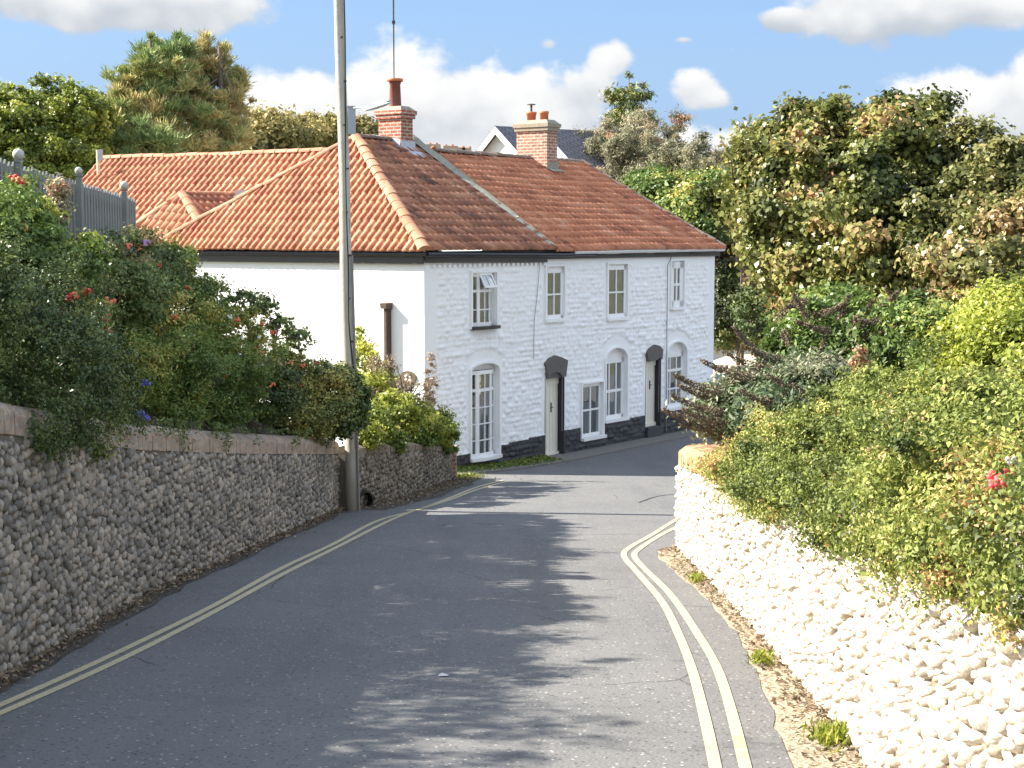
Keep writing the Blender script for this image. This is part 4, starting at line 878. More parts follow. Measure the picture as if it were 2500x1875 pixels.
def limbs(name,base,top,cl,r0,mat,parent,seed=1,nl=9,seg=7,mid=.45):
    rr=random.Random(seed); mb=MB(); base=np.array(base,float); top=np.array(top,float)
    tr=[base+(top-base)*t+np.array([rr.uniform(-.1,.1),rr.uniform(-.1,.1),0])*(0 if t in(0,) else 1)*r0*4 for t in np.linspace(0,1,6)]
    mb.tube(tr,[r0*(1-.8*t) for t in np.linspace(0,1,6)],seg)
    for i in range(nl):
        t=rr.uniform(mid,.95); s=base+(top-base)*t; e=cl[rr.randrange(len(cl))]; m=s+(e-s)*.5+np.array([0,0,.12*np.linalg.norm(e-s)]); rad=r0*(1-.8*t)*.6
        mb.tube([s,m,e],[rad,rad*.6,rad*.2],5)
    return mb.build(name,mat,parent,True)
def Bp(px,py,y,rx,ry,rd):
    q=P(px,py,y); return (q[0],q[1],q[2],rx/F*y,rd,ry/F*y)
# leaf colours (albedo raised so the foliage renders brighter)
G_dark=leafmat('dark_evergreen_leaf',[(0,(0.043,0.066,0.021)),(.4,(0.085,0.125,0.034)),(.75,(0.144,0.176,0.044)),(1,(0.315,0.290,0.075))],.4,.12)
G_mid=leafmat('mid_green_leaf',[(0,(0.063,0.101,0.023)),(.45,(0.117,0.184,0.037)),(.8,(0.214,0.275,0.057)),(1,(0.469,0.404,0.102))],.45,.25)
G_mix=leafmat('mixed_bank_leaf',[(0,(.07,.085,.035)),(.3,(.095,.14,.045)),(.6,(.15,.20,.06)),(.88,(.24,.26,.09)),(1,(.36,.27,.13))],.5,.25)
G_fresh=leafmat('fresh_yellow_green_leaf',[(0,(0.111,0.144,0.023)),(.4,(0.242,0.287,0.041)),(.75,(0.408,0.431,0.070)),(1,(0.620,0.606,0.139))],.45,.35)
G_sun=leafmat('small_glossy_leaf',[(0,(0.062,0.084,0.021)),(.3,(0.141,0.181,0.037)),(.65,(0.265,0.303,0.070)),(.9,(0.437,0.425,0.116)),(1,(0.521,0.333,0.151))],.62,.28)
G_bud=leafmat('grey_green_buddleia_leaf',[(0,(.05,.08,.038)),(.5,(.095,.14,.06)),(.88,(.17,.20,.10)),(1,(.27,.27,.17))],.5,.25)
G_syc=leafmat('sycamore_leaf',[(0,(.05,.065,.018)),(.3,(.12,.14,.035)),(.6,(.20,.215,.055)),(.84,(.30,.27,.09)),(.95,(.36,.25,.10)),(1,(.46,.29,.13))],.38,.25)
G_syb=leafmat('browning_sycamore_leaf',[(0,(.07,.08,.025)),(.4,(.15,.16,.045)),(.75,(.25,.235,.08)),(.93,(.34,.25,.11)),(1,(.42,.30,.14))],.4,.28)
G_pine=leafmat('pine_needle',[(0,(0.118,0.180,0.065)),(.35,(0.240,0.335,0.122)),(.6,(0.407,0.443,0.165)),(.8,(0.575,0.430,0.177)),(1,(0.600,0.501,0.220))],.6,.15)
G_olive=leafmat('olive_leaf',[(0,(0.115,0.110,0.038)),(.5,(0.279,0.239,0.075)),(1,(0.556,0.439,0.166))],.6,.2)
G_willow=leafmat('grey_willow_leaf',[(0,(0.145,0.145,0.080)),(.5,(0.290,0.275,0.160)),(.85,(0.450,0.392,0.246)),(1,(0.493,0.261,0.145))],.6,.25)
G_dry=leafmat('dry_brown_leaf',[(0,(.09,.065,.04)),(.5,(.21,.15,.095)),(1,(.42,.33,.22))],.8,.2)
M_red=plain('red_hip',(.50,.05,.03),.5,.3,30,0); M_or=plain('orange_blossom',(.62,.16,.07),.6,.3,30,0); M_wh=plain('white_blossom',(.7,.7,.62),.7,.1,30,0)
M_blue=plain('blue_blossom',(.10,.09,.42),.7,.2,30,0); M_pink=plain('pink_red_blossom',(.75,.07,.08),.6,.2,30,0); M_mauve=plain('mauve_blossom',(.35,.2,.4),.7,.2,30,0)
def flowers(root,name,pts,rad,mat,seed=3,pet=7):
    r=random.Random(seed)
    for q in pts:
        mb=MB()
        for _ in range(pet):
            c=np.array(q)+np.array([r.uniform(-1,1),r.uniform(-1,1),r.uniform(-.7,.7)])*rad*.75; mb.add(IV[:12]*rad*.42+c,[tuple(t) for t in ICO0])
        mb.build(name,mat,root,True)
ICO0=ico(0)[1]
def shrub(name,cat,label,blobs,n,leaf,mat,seed,group=None,base=None,stems=6,fl=(),**k):
    B=np.array(blobs); c=B[:,:3].mean(0); zb=(B[:,2]-B[:,5]).min(); b=np.array([c[0],c[1],zb]) if base is None else np.array(base)
    root=thing(name,b,label,cat,group); o,cl=crown('foliage',blobs,n,leaf,mat,root,seed,**k)
    if stems: limbs('stems',b,c,cl,.025 if stems<8 else .04,MT['bark'],root,seed,stems,5,.1)
    for nm,pts,rad,m_ in fl: flowers(root,nm,pts,rad,m_,seed)
    return root
FP3=lambda L: [P(*q) for q in L]
gb='shrubs on the left bank'
shrub('evergreen_shrub','shrub','big dark small-leaved evergreen shrub spilling over the near left flint wall',
 [Bp(60,930,13.2,240,210,.9),Bp(215,960,15.2,110,160,.7),Bp(-60,790,12.6,170,200,.9),Bp(110,790,14.2,150,160,.9),Bp(165,1060,14.1,120,75,.5),Bp(280,1030,16.1,58,75,.35),Bp(110,1105,13.5,50,55,.3),Bp(240,1075,15.3,50,40,.3)],
 95000,.036,G_dark,41,gb,stems=9,clump=.16,aspect=.5,rough=.3,vspread=.22,fl=[('berry_cluster',FP3([(165,728,13.9),(178,722,13.9),(214,712,14.1),(262,808,14.6),(258,775,14.6),(150,760,13.8)]),.05,M_red)])
shrub('rose_bush','shrub','rose bush with red blooms in front of the picket fence at the far left',
 [Bp(-30,600,15.5,120,130,.8),Bp(40,560,16.3,70,60,.5),Bp(90,660,15.6,140,90,.7),Bp(25,460,16.8,38,45,.3)],
 36000,.052,G_mid,42,gb,clump=.2,aspect=.65,vbias=-.12,vspread=.25,fl=[('rose_bloom',FP3([(43,440,16.2),(55,554,15.3),(268,735,15.2)]),.055,M_or),('rose_bloom',FP3([(36,433,16.3),(50,447,16.2)]),.05,M_red)])
shrub('golden_shrub','shrub','small bright yellow-green shrub at the foot of the picket fence',
 [Bp(95,522,17.0,35,26,.25),Bp(70,540,16.8,28,20,.2),Bp(222,590,17.5,22,20,.2)],3500,.05,G_fresh,43,gb,stems=3,clump=.12)
shrub('flower_head_shrub','shrub','tall seed-headed plant with tan flower head before the picket fence',
 [Bp(148,470,18.4,22,30,.15),Bp(150,520,18.4,18,26,.15)],2600,.045,G_willow,44,gb,stems=3,clump=.1,vbias=.2)
shrub('mixed_shrub','shrub','mid green leafy shrub below the picket fence posts with orange blooms',
 [Bp(215,690,18.5,110,65,.7),Bp(335,620,20.5,75,62,.6),Bp(280,715,18.5,110,85,.7),Bp(170,720,17.,90,80,.7),Bp(390,665,22,55,60,.5)],
 60000,.045,G_mix,45,gb,clump=.2,vspread=.33,rough=.35,fl=[('orange_bloom',FP3([(318,600,19.6),(250,737,17.6),(385,645,20.6),(460,705,21),(245,735,17.5),(235,620,17.7),(266,712,17.6)]),.055,M_or),('mauve_bloom',FP3([(360,592,20)]),.06,M_mauve)])
shrub('bramble_shrub','shrub','dense green shrub sloping down in front of the white side wall',
 [Bp(425,645,23.2,52,50,.5),Bp(470,760,22.6,95,80,.6),Bp(560,820,23.4,90,75,.5),Bp(410,780,21,115,90,.7),Bp(640,870,24.,65,48,.4)],
 62000,.045,G_mid,46,gb,clump=.2,vspread=.36,rough=.35,fl=[('orange_bloom',FP3([(425,775,20.3),(530,760,21.7),(580,778,22.4),(640,790,22.7),(668,812,22.8),(463,707,21.9)]),.05,M_or),('white_bloom',FP3([(455,822,20.3),(481,821,20.3),(590,824,21.8),(632,823,22.5),(470,870,20.3),(588,868,21.8),(640,890,22.4),(560,774,21.9)]),.04,M_wh)])
shrub('valerian_shrub','shrub','feathery green plants spilling toward the wall with white and blue blossoms',
 [Bp(420,900,19.0,120,100,.7),Bp(540,920,20.6,110,90,.6),Bp(400,1000,18.6,75,42,.35),Bp(520,1010,20.2,90,45,.35),Bp(340,900,17.8,60,90,.5)],
 56000,.055,G_mid,47,gb,clump=.18,aspect=.3,vspread=.25,vbias=-.02,fl=[('blue_bloom',FP3([(357,935,17.2),(345,1012,17.2),(357,1022,17.2)]),.05,M_blue),('white_bloom',FP3([(468,880,19),(505,915,19.6),(636,920,21.2)]),.035,M_wh)])
shrub('dark_rose_shrub','shrub','dark green shrub with scattered orange hips behind the wall left of the pole',
 [Bp(690,920,24.3,85,55,.5),Bp(760,950,24.8,80,60,.5),Bp(640,960,22.6,95,70,.5),Bp(740,1010,24.3,100,50,.45),Bp(825,955,25.1,55,60,.4)],
 60000,.045,G_dark,48,gb,clump=.18,aspect=.6,vbias=.12,vspread=.3,fl=[('orange_hip',FP3([(685,893,23.5),(710,885,23.6),(740,893,24),(665,940,22.2),(728,930,24),(735,938,24),(818,940,24.6),(775,885,24.2),(640,863,22.8),(550,922,20.2),(628,848,22.4)]),.045,M_or)])
shrub('leafy_sprig_shrub','shrub','loose leafy sprigs rising above the bank against the white wall',
 [Bp(650,745,24.2,34,18,.15),Bp(705,800,24.6,30,22,.15),Bp(668,780,24.2,22,30,.15),Bp(730,830,24.8,35,25,.2),Bp(590,735,23.8,40,25,.2)],1500,.075,G_mix,49,gb,stems=8,clump=.14,vbias=-.1)
shrub('ivy','ivy','dark ivy clump hanging over the wall top around the wooden pole',
 [Bp(850,975,25.25,40,75,.3),Bp(800,1030,25.0,85,40,.3),Bp(870,1000,25.1,26,50,.2)],20000,.055,G_dark,50,gb,stems=3,clump=.14,aspect=.8,vbias=.05)
# hanging strands over the brick coping
root=thing('trailing_plant',P(600,1080,22),'thin trailing growth hanging over the shaded left brick coping','creeper',gb)
r=np.random.default_rng(3); C_=[];
for k in range(34):
    y=r.uniform(15.5,25.2); x=lin(WL,y)+.07; z0=lin(TOPL,y)+.02; ln=abs(r.normal(.16,.14))
    m_=int(18+ln*120); t=r.random(m_); C_.append(np.stack([x+r.normal(0,.03,m_),y+r.normal(0,.05,m_)+.1*t,z0-ln*t+.05],1))
C_=np.concatenate(C_); n=len(C_); nn=rdir(r,n); t=np.cross(nn,rdir(r,n)); t/=np.linalg.norm(t,axis=1)[:,None]
leafmesh('foliage',C_,t,nn,np.full(n,.042),np.full(n,.022),r.uniform(.2,.8,n),G_mix,root)
# planting between pole and cottage
gl='plants behind the low flint wall'
shrub('hedge_plant','shrub','bright green leafy mound spilling over the low flint wall',
 [Bp(905,1040,27.4,50,50,.45),Bp(960,1010,29,60,45,.5),Bp(1020,1030,30.5,60,45,.5),Bp(1070,1050,32,40,40,.45),Bp(890,1065,26.8,36,36,.3)],30000,.06,G_fresh,51,gl,clump=.18,vspread=.35,vbias=-.15)
shrub('hedge_plant','shrub','darker ivy mound at the cottage end of the low flint wall',
 [Bp(1010,1062,30.4,60,40,.35),Bp(1075,1068,32.4,42,48,.35),Bp(950,1075,28.2,45,30,.25)],15000,.06,G_mid,52,gl,clump=.15,vspread=.3)
shrub('yellowing_shrub','shrub','yellowing bush against the sunny wall beside the pole',
 [Bp(890,900,31,40,60,.5),Bp(905,960,30,60,50,.5),Bp(880,830,31.5,24,34,.3),Bp(925,945,31,30,30,.3)],8000,.07,G_fresh,53,gl,clump=.16,vspread=.4,gap=.35,vbias=.05)
shrub('dead_flower_spray','shrub','pale pinkish dried flower stems by the cottage corner',
 [Bp(1000,970,32,70,55,.3),Bp(1050,930,33,14,70,.12),Bp(935,925,30.5,42,60,.3),Bp(965,955,30.5,30,40,.2)],8500,.055,G_dry,54,gl,clump=.1,aspect=.35,gap=.4,vbias=.4,stems=12)
# whitewashed wall overhang, right
gr_='shrubs behind the right wall'
bl=[]
for y,z_,rx_,rz_ in ((16.9,-.02,.36,.20),(16.2,.02,.5,.30),(15.3,.1,.7,.42),(14.8,.1,.75,.45),(14.2,.12,.8,.55),(13,.12,.85,.55),(11.8,.12,.9,.6),(10.6,.12,.95,.6),(9.4,.12,.95,.6),(8.2,.1,.95,.6),(7.0,.1,.95,.55)):
    zo=-.16 if y>12.4 else 0; bl.append((2.30+.35*rx_,y,rtop(y)+.25+z_+zo,rx_*.78,.8,rz_*(1-.12*math.sin(y*2.3))))
shrub('cotoneaster','shrub','sunlit small-leaved shrub mass draped over the whitewashed right wall, far half',bl[:6]+[Bp(1950,1230,13.2,60,80,.3),Bp(1900,1170,14.8,70,70,.3)]+[(2.2,y,rtop(y)+.16+.05*math.sin(y*3),.28,.5,.26) for y in (10.8,11.6,12.4,13.2,14,14.8)],170000,.030,G_sun,61,gr_,clump=.17,aspect=.55,rough=.5,vspread=.4,stems=10,droop=.6,gap=.30)
shrub('cotoneaster','shrub','sunlit small-leaved shrub mass over the right wall nearest the camera with a red bloom',bl[5:]+[Bp(2500,1330,7.4,90,60,.3),Bp(2120,1230,9.8,70,45,.25)]+[(2.2,y,rtop(y)+.12+.05*math.sin(y*3),.30,.45,.30) for y in (5.4,6.2,7,7.8,8.6,9.4,10.2)]+[(2.10,y,rtop(y)+.22,.34,.40,.34) for y in (4.6,5.2,5.8,6.4,7.0,7.6)],300000,.030,G_sun,62,gr_,clump=.16,aspect=.55,rough=.5,vspread=.4,stems=10,droop=.6,gap=.28,
 fl=[('red_bloom',FP3([(2430,1165,6.3),(2455,1155,6.3),(2440,1178,6.25),(2478,1192,6.3)]),.038,M_pink),('white_bloom',FP3([(2465,1125,6.3)]),.022,M_wh)])
shrub('trailing_shrub','shrub','brownish trailing tangle hanging down the whitewashed wall',
 [Bp(2060,1265,11.4,26,60,.16),Bp(2055,1190,11.5,40,50,.25),Bp(2170,1300,9.6,60,28,.2)],9000,.03,G_dry,63,gr_,clump=.1,vbias=.1,gap=.3)
def sprays(root,starts,L,mat,seed,leaf=.035):
    r=np.random.default_rng(seed)
    for q in starts:
        q=np.array(q); d=np.array([r.uniform(-.7,.5),r.uniform(-.5,.3),r.uniform(.5,1.1)]); d/=np.linalg.norm(d); l=L*r.uniform(.6,1.3); ts=np.linspace(0,1,7)
        pts=[q+d*l*t-np.array([0,0,.55*l])*t*t for t in ts]; mb=MB(); mb.tube(pts,[.006*(1-.7*t) for t in ts],4); sp0=mb.build('spray',MT['bark'],root)
        n=46; t=r.uniform(.15,1,n); c=q+d*l*t[:,None]-np.array([0,0,.55*l])*(t*t)[:,None]+r.normal(0,.016,(n,3)); nn=rdir(r,n)+np.array([0,0,.6]); nn/=np.linalg.norm(nn,axis=1)[:,None]; tt=np.cross(nn,rdir(r,n)); tt/=np.linalg.norm(tt,axis=1)[:,None]
        leafmesh('spray_leaves',c,tt,nn,np.full(n,leaf)*r.uniform(.7,1.2,n),np.full(n,leaf*.5),r.uniform(.3,1,n),mat,sp0)
ct=[o for o in SC.objects if o.name.startswith('cotoneaster')]; ct.sort(key=lambda o:-o.location.y)
sprays(ct[0],[(2.35+.3*random.random(),y,rtop(y)+.38) for y in np.arange(11,16.4,.4)],.45,G_sun,5)
sprays(ct[1],[(2.3+.4*random.random(),y,rtop(y)+.5) for y in np.arange(6.6,11,.35)],.4,G_sun,6,.03)
lb_={o.name:o for o in SC.objects if o.parent is None}
sprays(lb_['bramble_shrub'],FP3([(500,690,22.3),(560,750,23),(470,650,22.6),(610,800,23.2),(430,640,22.9),(540,730,22.8)]),.4,G_mid,7,.05)
sprays(lb_['mixed_shrub'],FP3([(260,650,18),(330,600,20),(200,650,17.8),(390,630,21.4)]),.45,G_mix,8,.05)
# buddleia
shrub('buddleia','shrub','grey-green buddleia at the road corner carrying long brown seed spikes',
 [Bp(1830,985,17.6,85,60,.5),Bp(1925,930,18,90,75,.6),Bp(1775,1010,17.8,52,48,.3),Bp(1910,1020,16.6,95,60,.5),Bp(2010,960,17.,90,75,.5)],46000,.085,G_bud,64,gr_,clump=.25,aspect=.32,rough=.35,stems=12,vspread=.3)
bud=D.objects['buddleia']
def spike(root,q0,d,L,seed):
    r=np.random.default_rng(seed); n=420; t=r.random(n); d=np.array(d,float); d/=np.linalg.norm(d); q0=np.array(q0); 
    bend=np.array([0,0,.25*L]); rad=.048*(1-.7*t)+.008; c=q0+d*L*t[:,None]+bend*(t*t)[:,None]+rdir(r,n)*rad[:,None]; nn=rdir(r,n); tt=np.cross(nn,rdir(r,n)); tt/=np.linalg.norm(tt,axis=1)[:,None]
    leafmesh('flower_spike',c,tt,nn,np.full(n,.030),np.full(n,.02),r.uniform(.0,.6,n),G_spk,root)
G_spk=leafmat('brown_seed_spike',[(0,(.11,.08,.05)),(.5,(.21,.16,.105)),(1,(.40,.32,.22))],.9,.1)
sp_=[(1760,955,18.5,-.9,.1),(1740,965,18.6,-.8,.05),(1745,1030,18.3,-1,.0),(1760,1045,18.3,-.9,-.1),(1790,1035,18.2,-.9,.05),(1770,1010,18.3,-.9,.1),(2000,975,17.6,-.9,.2),(2010,990,17.4,-1,.05),(1990,1000,17.3,-.9,0),(1940,1000,17.2,-.9,.1),(1910,880,19.,-.8,.1),(1880,900,19.,-.9,.1),(1830,920,18.8,-1,.1),(2030,1010,17.2,-.6,.3),(1860,870,19.2,-.7,.5)]
for i,(px,py,y,dx,dz) in enumerate(sp_): spike(bud,P(px,py,y-1.7 if px<1850 else y-1.1),(dx,-.2,dz),random.uniform(.36,.6),i)
root=shrub('buddleia','shrub','tall dark buddleia behind with upright brown spikes below the sycamores',
 [Bp(2000,830,23,80,70,.8),Bp(2040,800,23,140,95,1.),Bp(2160,820,22,130,90,1.),Bp(2060,890,21.5,170,80,.9),Bp(2260,830,21,110,90,.9)],62000,.10,G_mid,65,gr_,clump=.3,aspect=.4,rough=.35,stems=12,vspread=.36,vbias=-.02)
for i in range(30):
    px=random.uniform(1890,2400); py=random.uniform(730,890)+ (px-1860)*.02; spike(root,P(px,py,21+random.uniform(0,1)),(random.uniform(-.9,.9),-.2,random.uniform(-.3,.9)),random.uniform(.28,.42),100+i)
shrub('golden_shrub','shrub','bright yellow-green bush glowing in the sun at the right frame edge',
 [Bp(2470,780,11,90,110,.8),Bp(2420,860,10.8,70,90,.7),Bp(2500,900,10,110,110,.8),Bp(2380,960,10.5,60,60,.5)],90000,.036,G_fresh,66,gr_,clump=.16,vspread=.3,vbias=.05,rough=.45)
shrub('jasmine','shrub','loose olive green climber mound above the right wall',
 [Bp(2200,980,13.5,150,75,.8),Bp(2340,980,12.,130,80,.8),Bp(2130,1000,15,80,45,.5),Bp(2450,1010,9.8,110,80,.7)],80000,.042,G_sun,67,gr_,clump=.2,aspect=.45,vspread=.35,vbias=-.06,rough=.4)
shrub('teasel_plant','plant','tall pale dried flower spike standing above the right-hand shrubs',
 [Bp(2100,905,14.,16,55,.06)],1500,.03,G_willow,68,gr_,stems=2,clump=.05,vbias=.3)
shrub('broad_leaf_plant','plant','broad bright green leaves poking out of the right-hand shrubs',
 [Bp(2120,1050,12.5,36,24,.15),Bp(2250,960,12,25,35,.12),Bp(2290,930,12,30,30,.12)],170,.22,G_mid,69,gr_,stems=3,clump=.12,aspect=.28,vbias=.35)
# trees --------------------------------------------------------------
def tree(name,label,blobs,n,leaf,mat,seed,base_z,r0,cat='tree',group=None,trunk=True,nl=14,lean=0,**k):
    B=np.array(blobs); c=B[:,:3].mean(0); b=np.array([c[0]+lean,c[1],base_z]); root=thing(name,b,label,cat,group)
    o,cl=crown('crown',blobs,n,leaf,mat,root,seed,**k); top=c.copy(); top[2]=B[:,2].max()
    if trunk: limbs('trunk',b,top,cl,r0,MT['bark'],root,seed,nl,8,.15)
    return root
gs='sycamores beyond the road bend'
tree('sycamore_tree','nearest sycamore with green and yellowing leaves right of the cottage',
 [Bp(1900,360,33,110,95,1.3),Bp(2010,340,32,100,90,1.3),Bp(1890,480,32,95,100,1.2),Bp(1990,500,31,140,130,1.6),Bp(1895,600,31,55,70,.8),Bp(1985,640,30.5,110,110,1.3),Bp(2080,420,32,100,120,1.4),Bp(1815,480,34,55,50,.7),Bp(2000,740,30,80,70,.9)],
 170000,.115,G_syc,71,-4,.17,group=gs,clump=.36,aspect=.75,rough=.6,vspread=.33,gap=.27,shell=.5)
tree('sycamore_tree','middle sycamore with olive leaves behind the buddleia',
 [Bp(2190,360,31,110,100,1.4),Bp(2130,480,30,120,120,1.4),Bp(2240,520,30,130,130,1.5),Bp(2140,620,29.5,130,110,1.4),Bp(2090,300,33,50,45,.7),Bp(2260,660,29,130,100,1.3),Bp(2120,730,29,130,70,1.2)],
 150000,.115,G_syc,72,-4,.17,group=gs,clump=.36,aspect=.75,rough=.6,vspread=.3,gap=.27,shell=.5,vbias=-.04)
tree('sycamore_tree','browning sycamore at the right edge of the garden',
 [Bp(2380,430,30,100,90,1.4),Bp(2480,440,29,100,90,1.4),Bp(2330,520,29,100,110,1.4),Bp(2440,560,28,140,130,1.5),Bp(2560,560,27,120,140,1.4),Bp(2380,660,27,120,90,1.2),Bp(2480,700,26,110,80,1.)],
 150000,.105,G_syb,73,-4,.15,group=gs,clump=.34,aspect=.7,rough=.6,vspread=.32,gap=.27,shell=.5)
# loose top sprigs of the sycamores
r=np.random.default_rng(9); syc=[o for o in SC.objects if o.name.startswith('sycamore_tree')]; syc.sort(key=lambda o:o.location.x)
for px,py,x2,y2 in ((1880,330,1910,255),(1955,320,1930,245),(2055,290,2058,232),(2080,300,2140,245),(2230,350,2260,240),(2270,340,2300,280),(2240,330,2250,250),(2390,420,2370,305),(2450,420,2410,320),(1790,440,1760,335),(1830,420,1800,290),(2000,330,1985,270)):
    a=P(px,py,31.5); b_=P(x2,y2,31.5); tr_=syc[0 if px<2060 else 1 if px<2300 else 2]
    mb=MB(); mb.tube([a,(a+b_)/2+np.array([.08,0,0]),b_],[.02,.012,.005],5); sh=mb.build('shoot',MT['bark'],tr_,True)
    t=r.random(40)**.8; C_=a+(b_-a)*t[:,None]+r.normal(0,.10,(40,3)); n=40; nn=rdir(r,n); t=np.cross(nn,rdir(r,n)); t/=np.linalg.norm(t,axis=1)[:,None]
    leafmesh('leaves',C_,t,nn,r.uniform(.08,.17,n),r.uniform(.06,.12,n),r.uniform(.3,1,n),G_syc,sh)
ge='trees and shrubs beyond the cottage end'
tree('willow_tree','pale grey-green twiggy tree behind the slate roofed house',
 [Bp(1560,380,62,110,75,2.),Bp(1640,430,60,110,70,2.),Bp(1480,350,64,60,45,1.2),Bp(1700,400,58,60,60,1.5),Bp(1590,310,64,60,40,1.2)],90000,.15,G_willow,74,-4,.2,group=ge,clump=.36,aspect=.22,rough=.7,gap=.36,vspread=.35,nl=40)
tree('conifer_tree','small flat-topped conifer with wispy leader above the pale tree',
 [Bp(1535,235,66,60,12,.9),Bp(1500,225,66,22,8,.4),Bp(1575,232,66,22,8,.4),Bp(1530,262,66,40,10,.7),Bp(1545,212,66,30,8,.4),Bp(1536,188,66,7,8,.2),Bp(1530,290,66,60,20,.9)],4200,.20,G_dark,75,-4,.09,group=ge,clump=.3,aspect=.25,gap=.2,nl=8,vbias=.15,lean=.0)
tree('laurel_tree','dark green bushy tree directly behind the gable end of the terrace',
 [Bp(1640,480,54,90,50,1.5),Bp(1710,520,52,90,65,1.5),Bp(1760,470,52,80,55,1.5),Bp(1580,450,56,50,30,1.)],50000,.14,G_mid,76,-5,.16,group=ge,clump=.5,aspect=.6,rough=.4,vspread=.35)
tree('copper_shrub','brown-purple shrub under the trees right of the terrace',
 [Bp(1850,640,50,35,60,.8),Bp(1785,640,54,40,60,.8)],9000,.12,G_dry,77,-4.3,.06,'shrub',ge,clump=.3,vbias=-.2,nl=6)
tree('dark_shrub','dark shrub with a few tan leaves beside the far corner of the terrace',
 [Bp(1790,720,52,70,90,1.),Bp(1850,760,50,60,70,1.),Bp(1770,800,52,40,50,.8)],20000,.12,G_mix,78,-4.3,.08,'shrub',ge,clump=.35,vbias=-.22,nl=6,vspread=.35)
tree('low_hedge','low yellow-green hedge along the sandy drive',
 [Bp(1780,825,53,50,32,.6),Bp(1850,825,52,50,32,.6),Bp(1920,820,50,50,34,.6)],14000,.09,G_olive,79,-4.4,.04,'hedge',ge,clump=.25,nl=4,vbias=.05)
root=thing('timber_stump',P(1812,700,50.5),'pale bare trunks standing behind the shrubs beyond the terrace','tree',ge)
mb=MB()
for px,y0,y1,w_ in ((1812,600,700,.06),(1836,560,690,.07),(1800,570,640,.05)): mb.tube([P(px,y1,50.4),P(px-3,y0,50.4)],[w_,w_*.8],7)
mb.build('trunk',MT['twig'],root,True)
# low flint wall and teal post by the drive
rp2=[P(1745,925,49),P(1850,930,48.5)]; root=thing('flint_wall',P(1790,930,48.8),'short pale flint wall edging the sandy drive beyond the terrace','wall')
pp=[(q[0],q[1]) for q in rp2]; zt_=P(1790,893,48.8)[2]; mb=MB(); wallbody(pp,lambda s:-5.4,lambda s:zt_,-1,.3,mb); mb.build('wall_core',m_mo,root)
cobbles('flint_facing',pp,lambda s:-5.3,lambda s:zt_,-1,.14,stone('tan_flint',[(0,(.2,.16,.1)),(.5,(.4,.34,.25)),(1,(.6,.54,.44))]),root,31)
root=thing('gate_post',P(1762,960,46),'pale teal wooden post at the end of the terrace','post'); mb=MB(); q=P(1752,925,46)
for k in range(3): mb.box((q[0]+.0+k*.11,q[1],q[2]-.35),(.045,.02,.5))
mb.build('boards',plain('teal_paint',(.22,.38,.36),.7,.2,6,.1),root)
gt='trees behind the cottage on the left'
tree('pine_tree','tall pine with green left half and browning right half behind the wing',
 [Bp(430,165,57,60,70,1.3),Bp(370,190,56,60,70,1.3),Bp(310,280,55,80,80,1.5),Bp(400,280,56,90,90,1.6),Bp(260,350,54,70,60,1.3),Bp(350,360,54,110,60,1.6),Bp(430,108,57,12,22,.3),Bp(385,125,57,12,34,.4),Bp(345,150,57,10,40,.3),Bp(405,112,57,8,24,.3),Bp(455,125,57,10,24,.3),Bp(320,200,56,14,50,.4)],110000,.26,G_pine,81,-4,.28,group=gt,clump=.34,aspect=.15,mode='needle',rough=.8,vspread=.2,vbias=-.02,nl=24,shell=.4,gap=.26)
tree('pine_tree','browner sparse pine standing at the right of the tall green pine',
 [Bp(490,170,58,40,60,1.1),Bp(540,190,58,40,60,1.1),Bp(570,240,58,28,70,1.),Bp(500,290,57,90,80,1.6),Bp(570,340,56,50,50,1.2),Bp(480,360,56,80,50,1.3),Bp(545,135,58,8,40,.3),Bp(575,165,58,8,50,.3),Bp(500,120,58,9,34,.3),Bp(592,200,58,8,40,.3)],40000,.24,G_pine,82,-4,.25,group=gt,clump=.26,aspect=.13,mode='needle',rough=.7,vspread=.15,vbias=.2,nl=60,shell=.3,gap=.42)
tree('broadleaf_tree','bright green broadleaf tree at the far left above the picket fence',
 [Bp(100,270,52,110,70,1.8),Bp(200,290,51,60,70,1.5),Bp(20,330,50,90,90,1.8),Bp(130,370,50,110,80,1.8),Bp(30,440,49,110,80,1.8),Bp(190,410,50,60,60,1.4)],110000,.13,G_fresh,83,-2,.2,group=gt,clump=.28,aspect=.65,rough=.5,vspread=.42,vbias=-.25,gap=.22)
tree('small_tree','lighter green bush between the fence and the wing gable',
 [Bp(160,440,50,60,40,.8),Bp(215,460,50,35,50,.7),Bp(110,440,49,50,40,.7)],12000,.12,G_mid,84,-2,.08,'bush',gt,clump=.3,vspread=.4,vbias=.2)
tree('far_tree','olive green far tree just right of the pines',[Bp(650,340,86,75,55,2.5),Bp(720,350,88,60,45,2.),Bp(610,360,84,50,50,2.)],22000,.28,G_olive,85,-4,.3,group=gt,clump=.9,vspread=.3,vbias=-.12)
tree('far_tree','dark far tree crossing behind the utility pole',[Bp(790,330,92,70,42,2.),Bp(860,335,92,60,45,2.),Bp(740,330,90,40,45,2.),Bp(910,345,92,30,45,2.)],22000,.28,G_olive,86,-4,.3,group=gt,clump=.9,vspread=.3,vbias=-.22)
# far hedgerow closing the view beyond the road
root=thing('far_hedgerow',(30,95,-5),'dark hedgerow and field trees closing the view far beyond the garden','hedge')
crown('foliage',[(x_,92+4*math.sin(x_),-1+1.2*math.sin(x_*.7),4,3,4.6+math.sin(x_*1.3)) for x_ in np.arange(14,64,4.)],60000,.3,G_olive,root,87,clump=1.1,vbias=-.1)
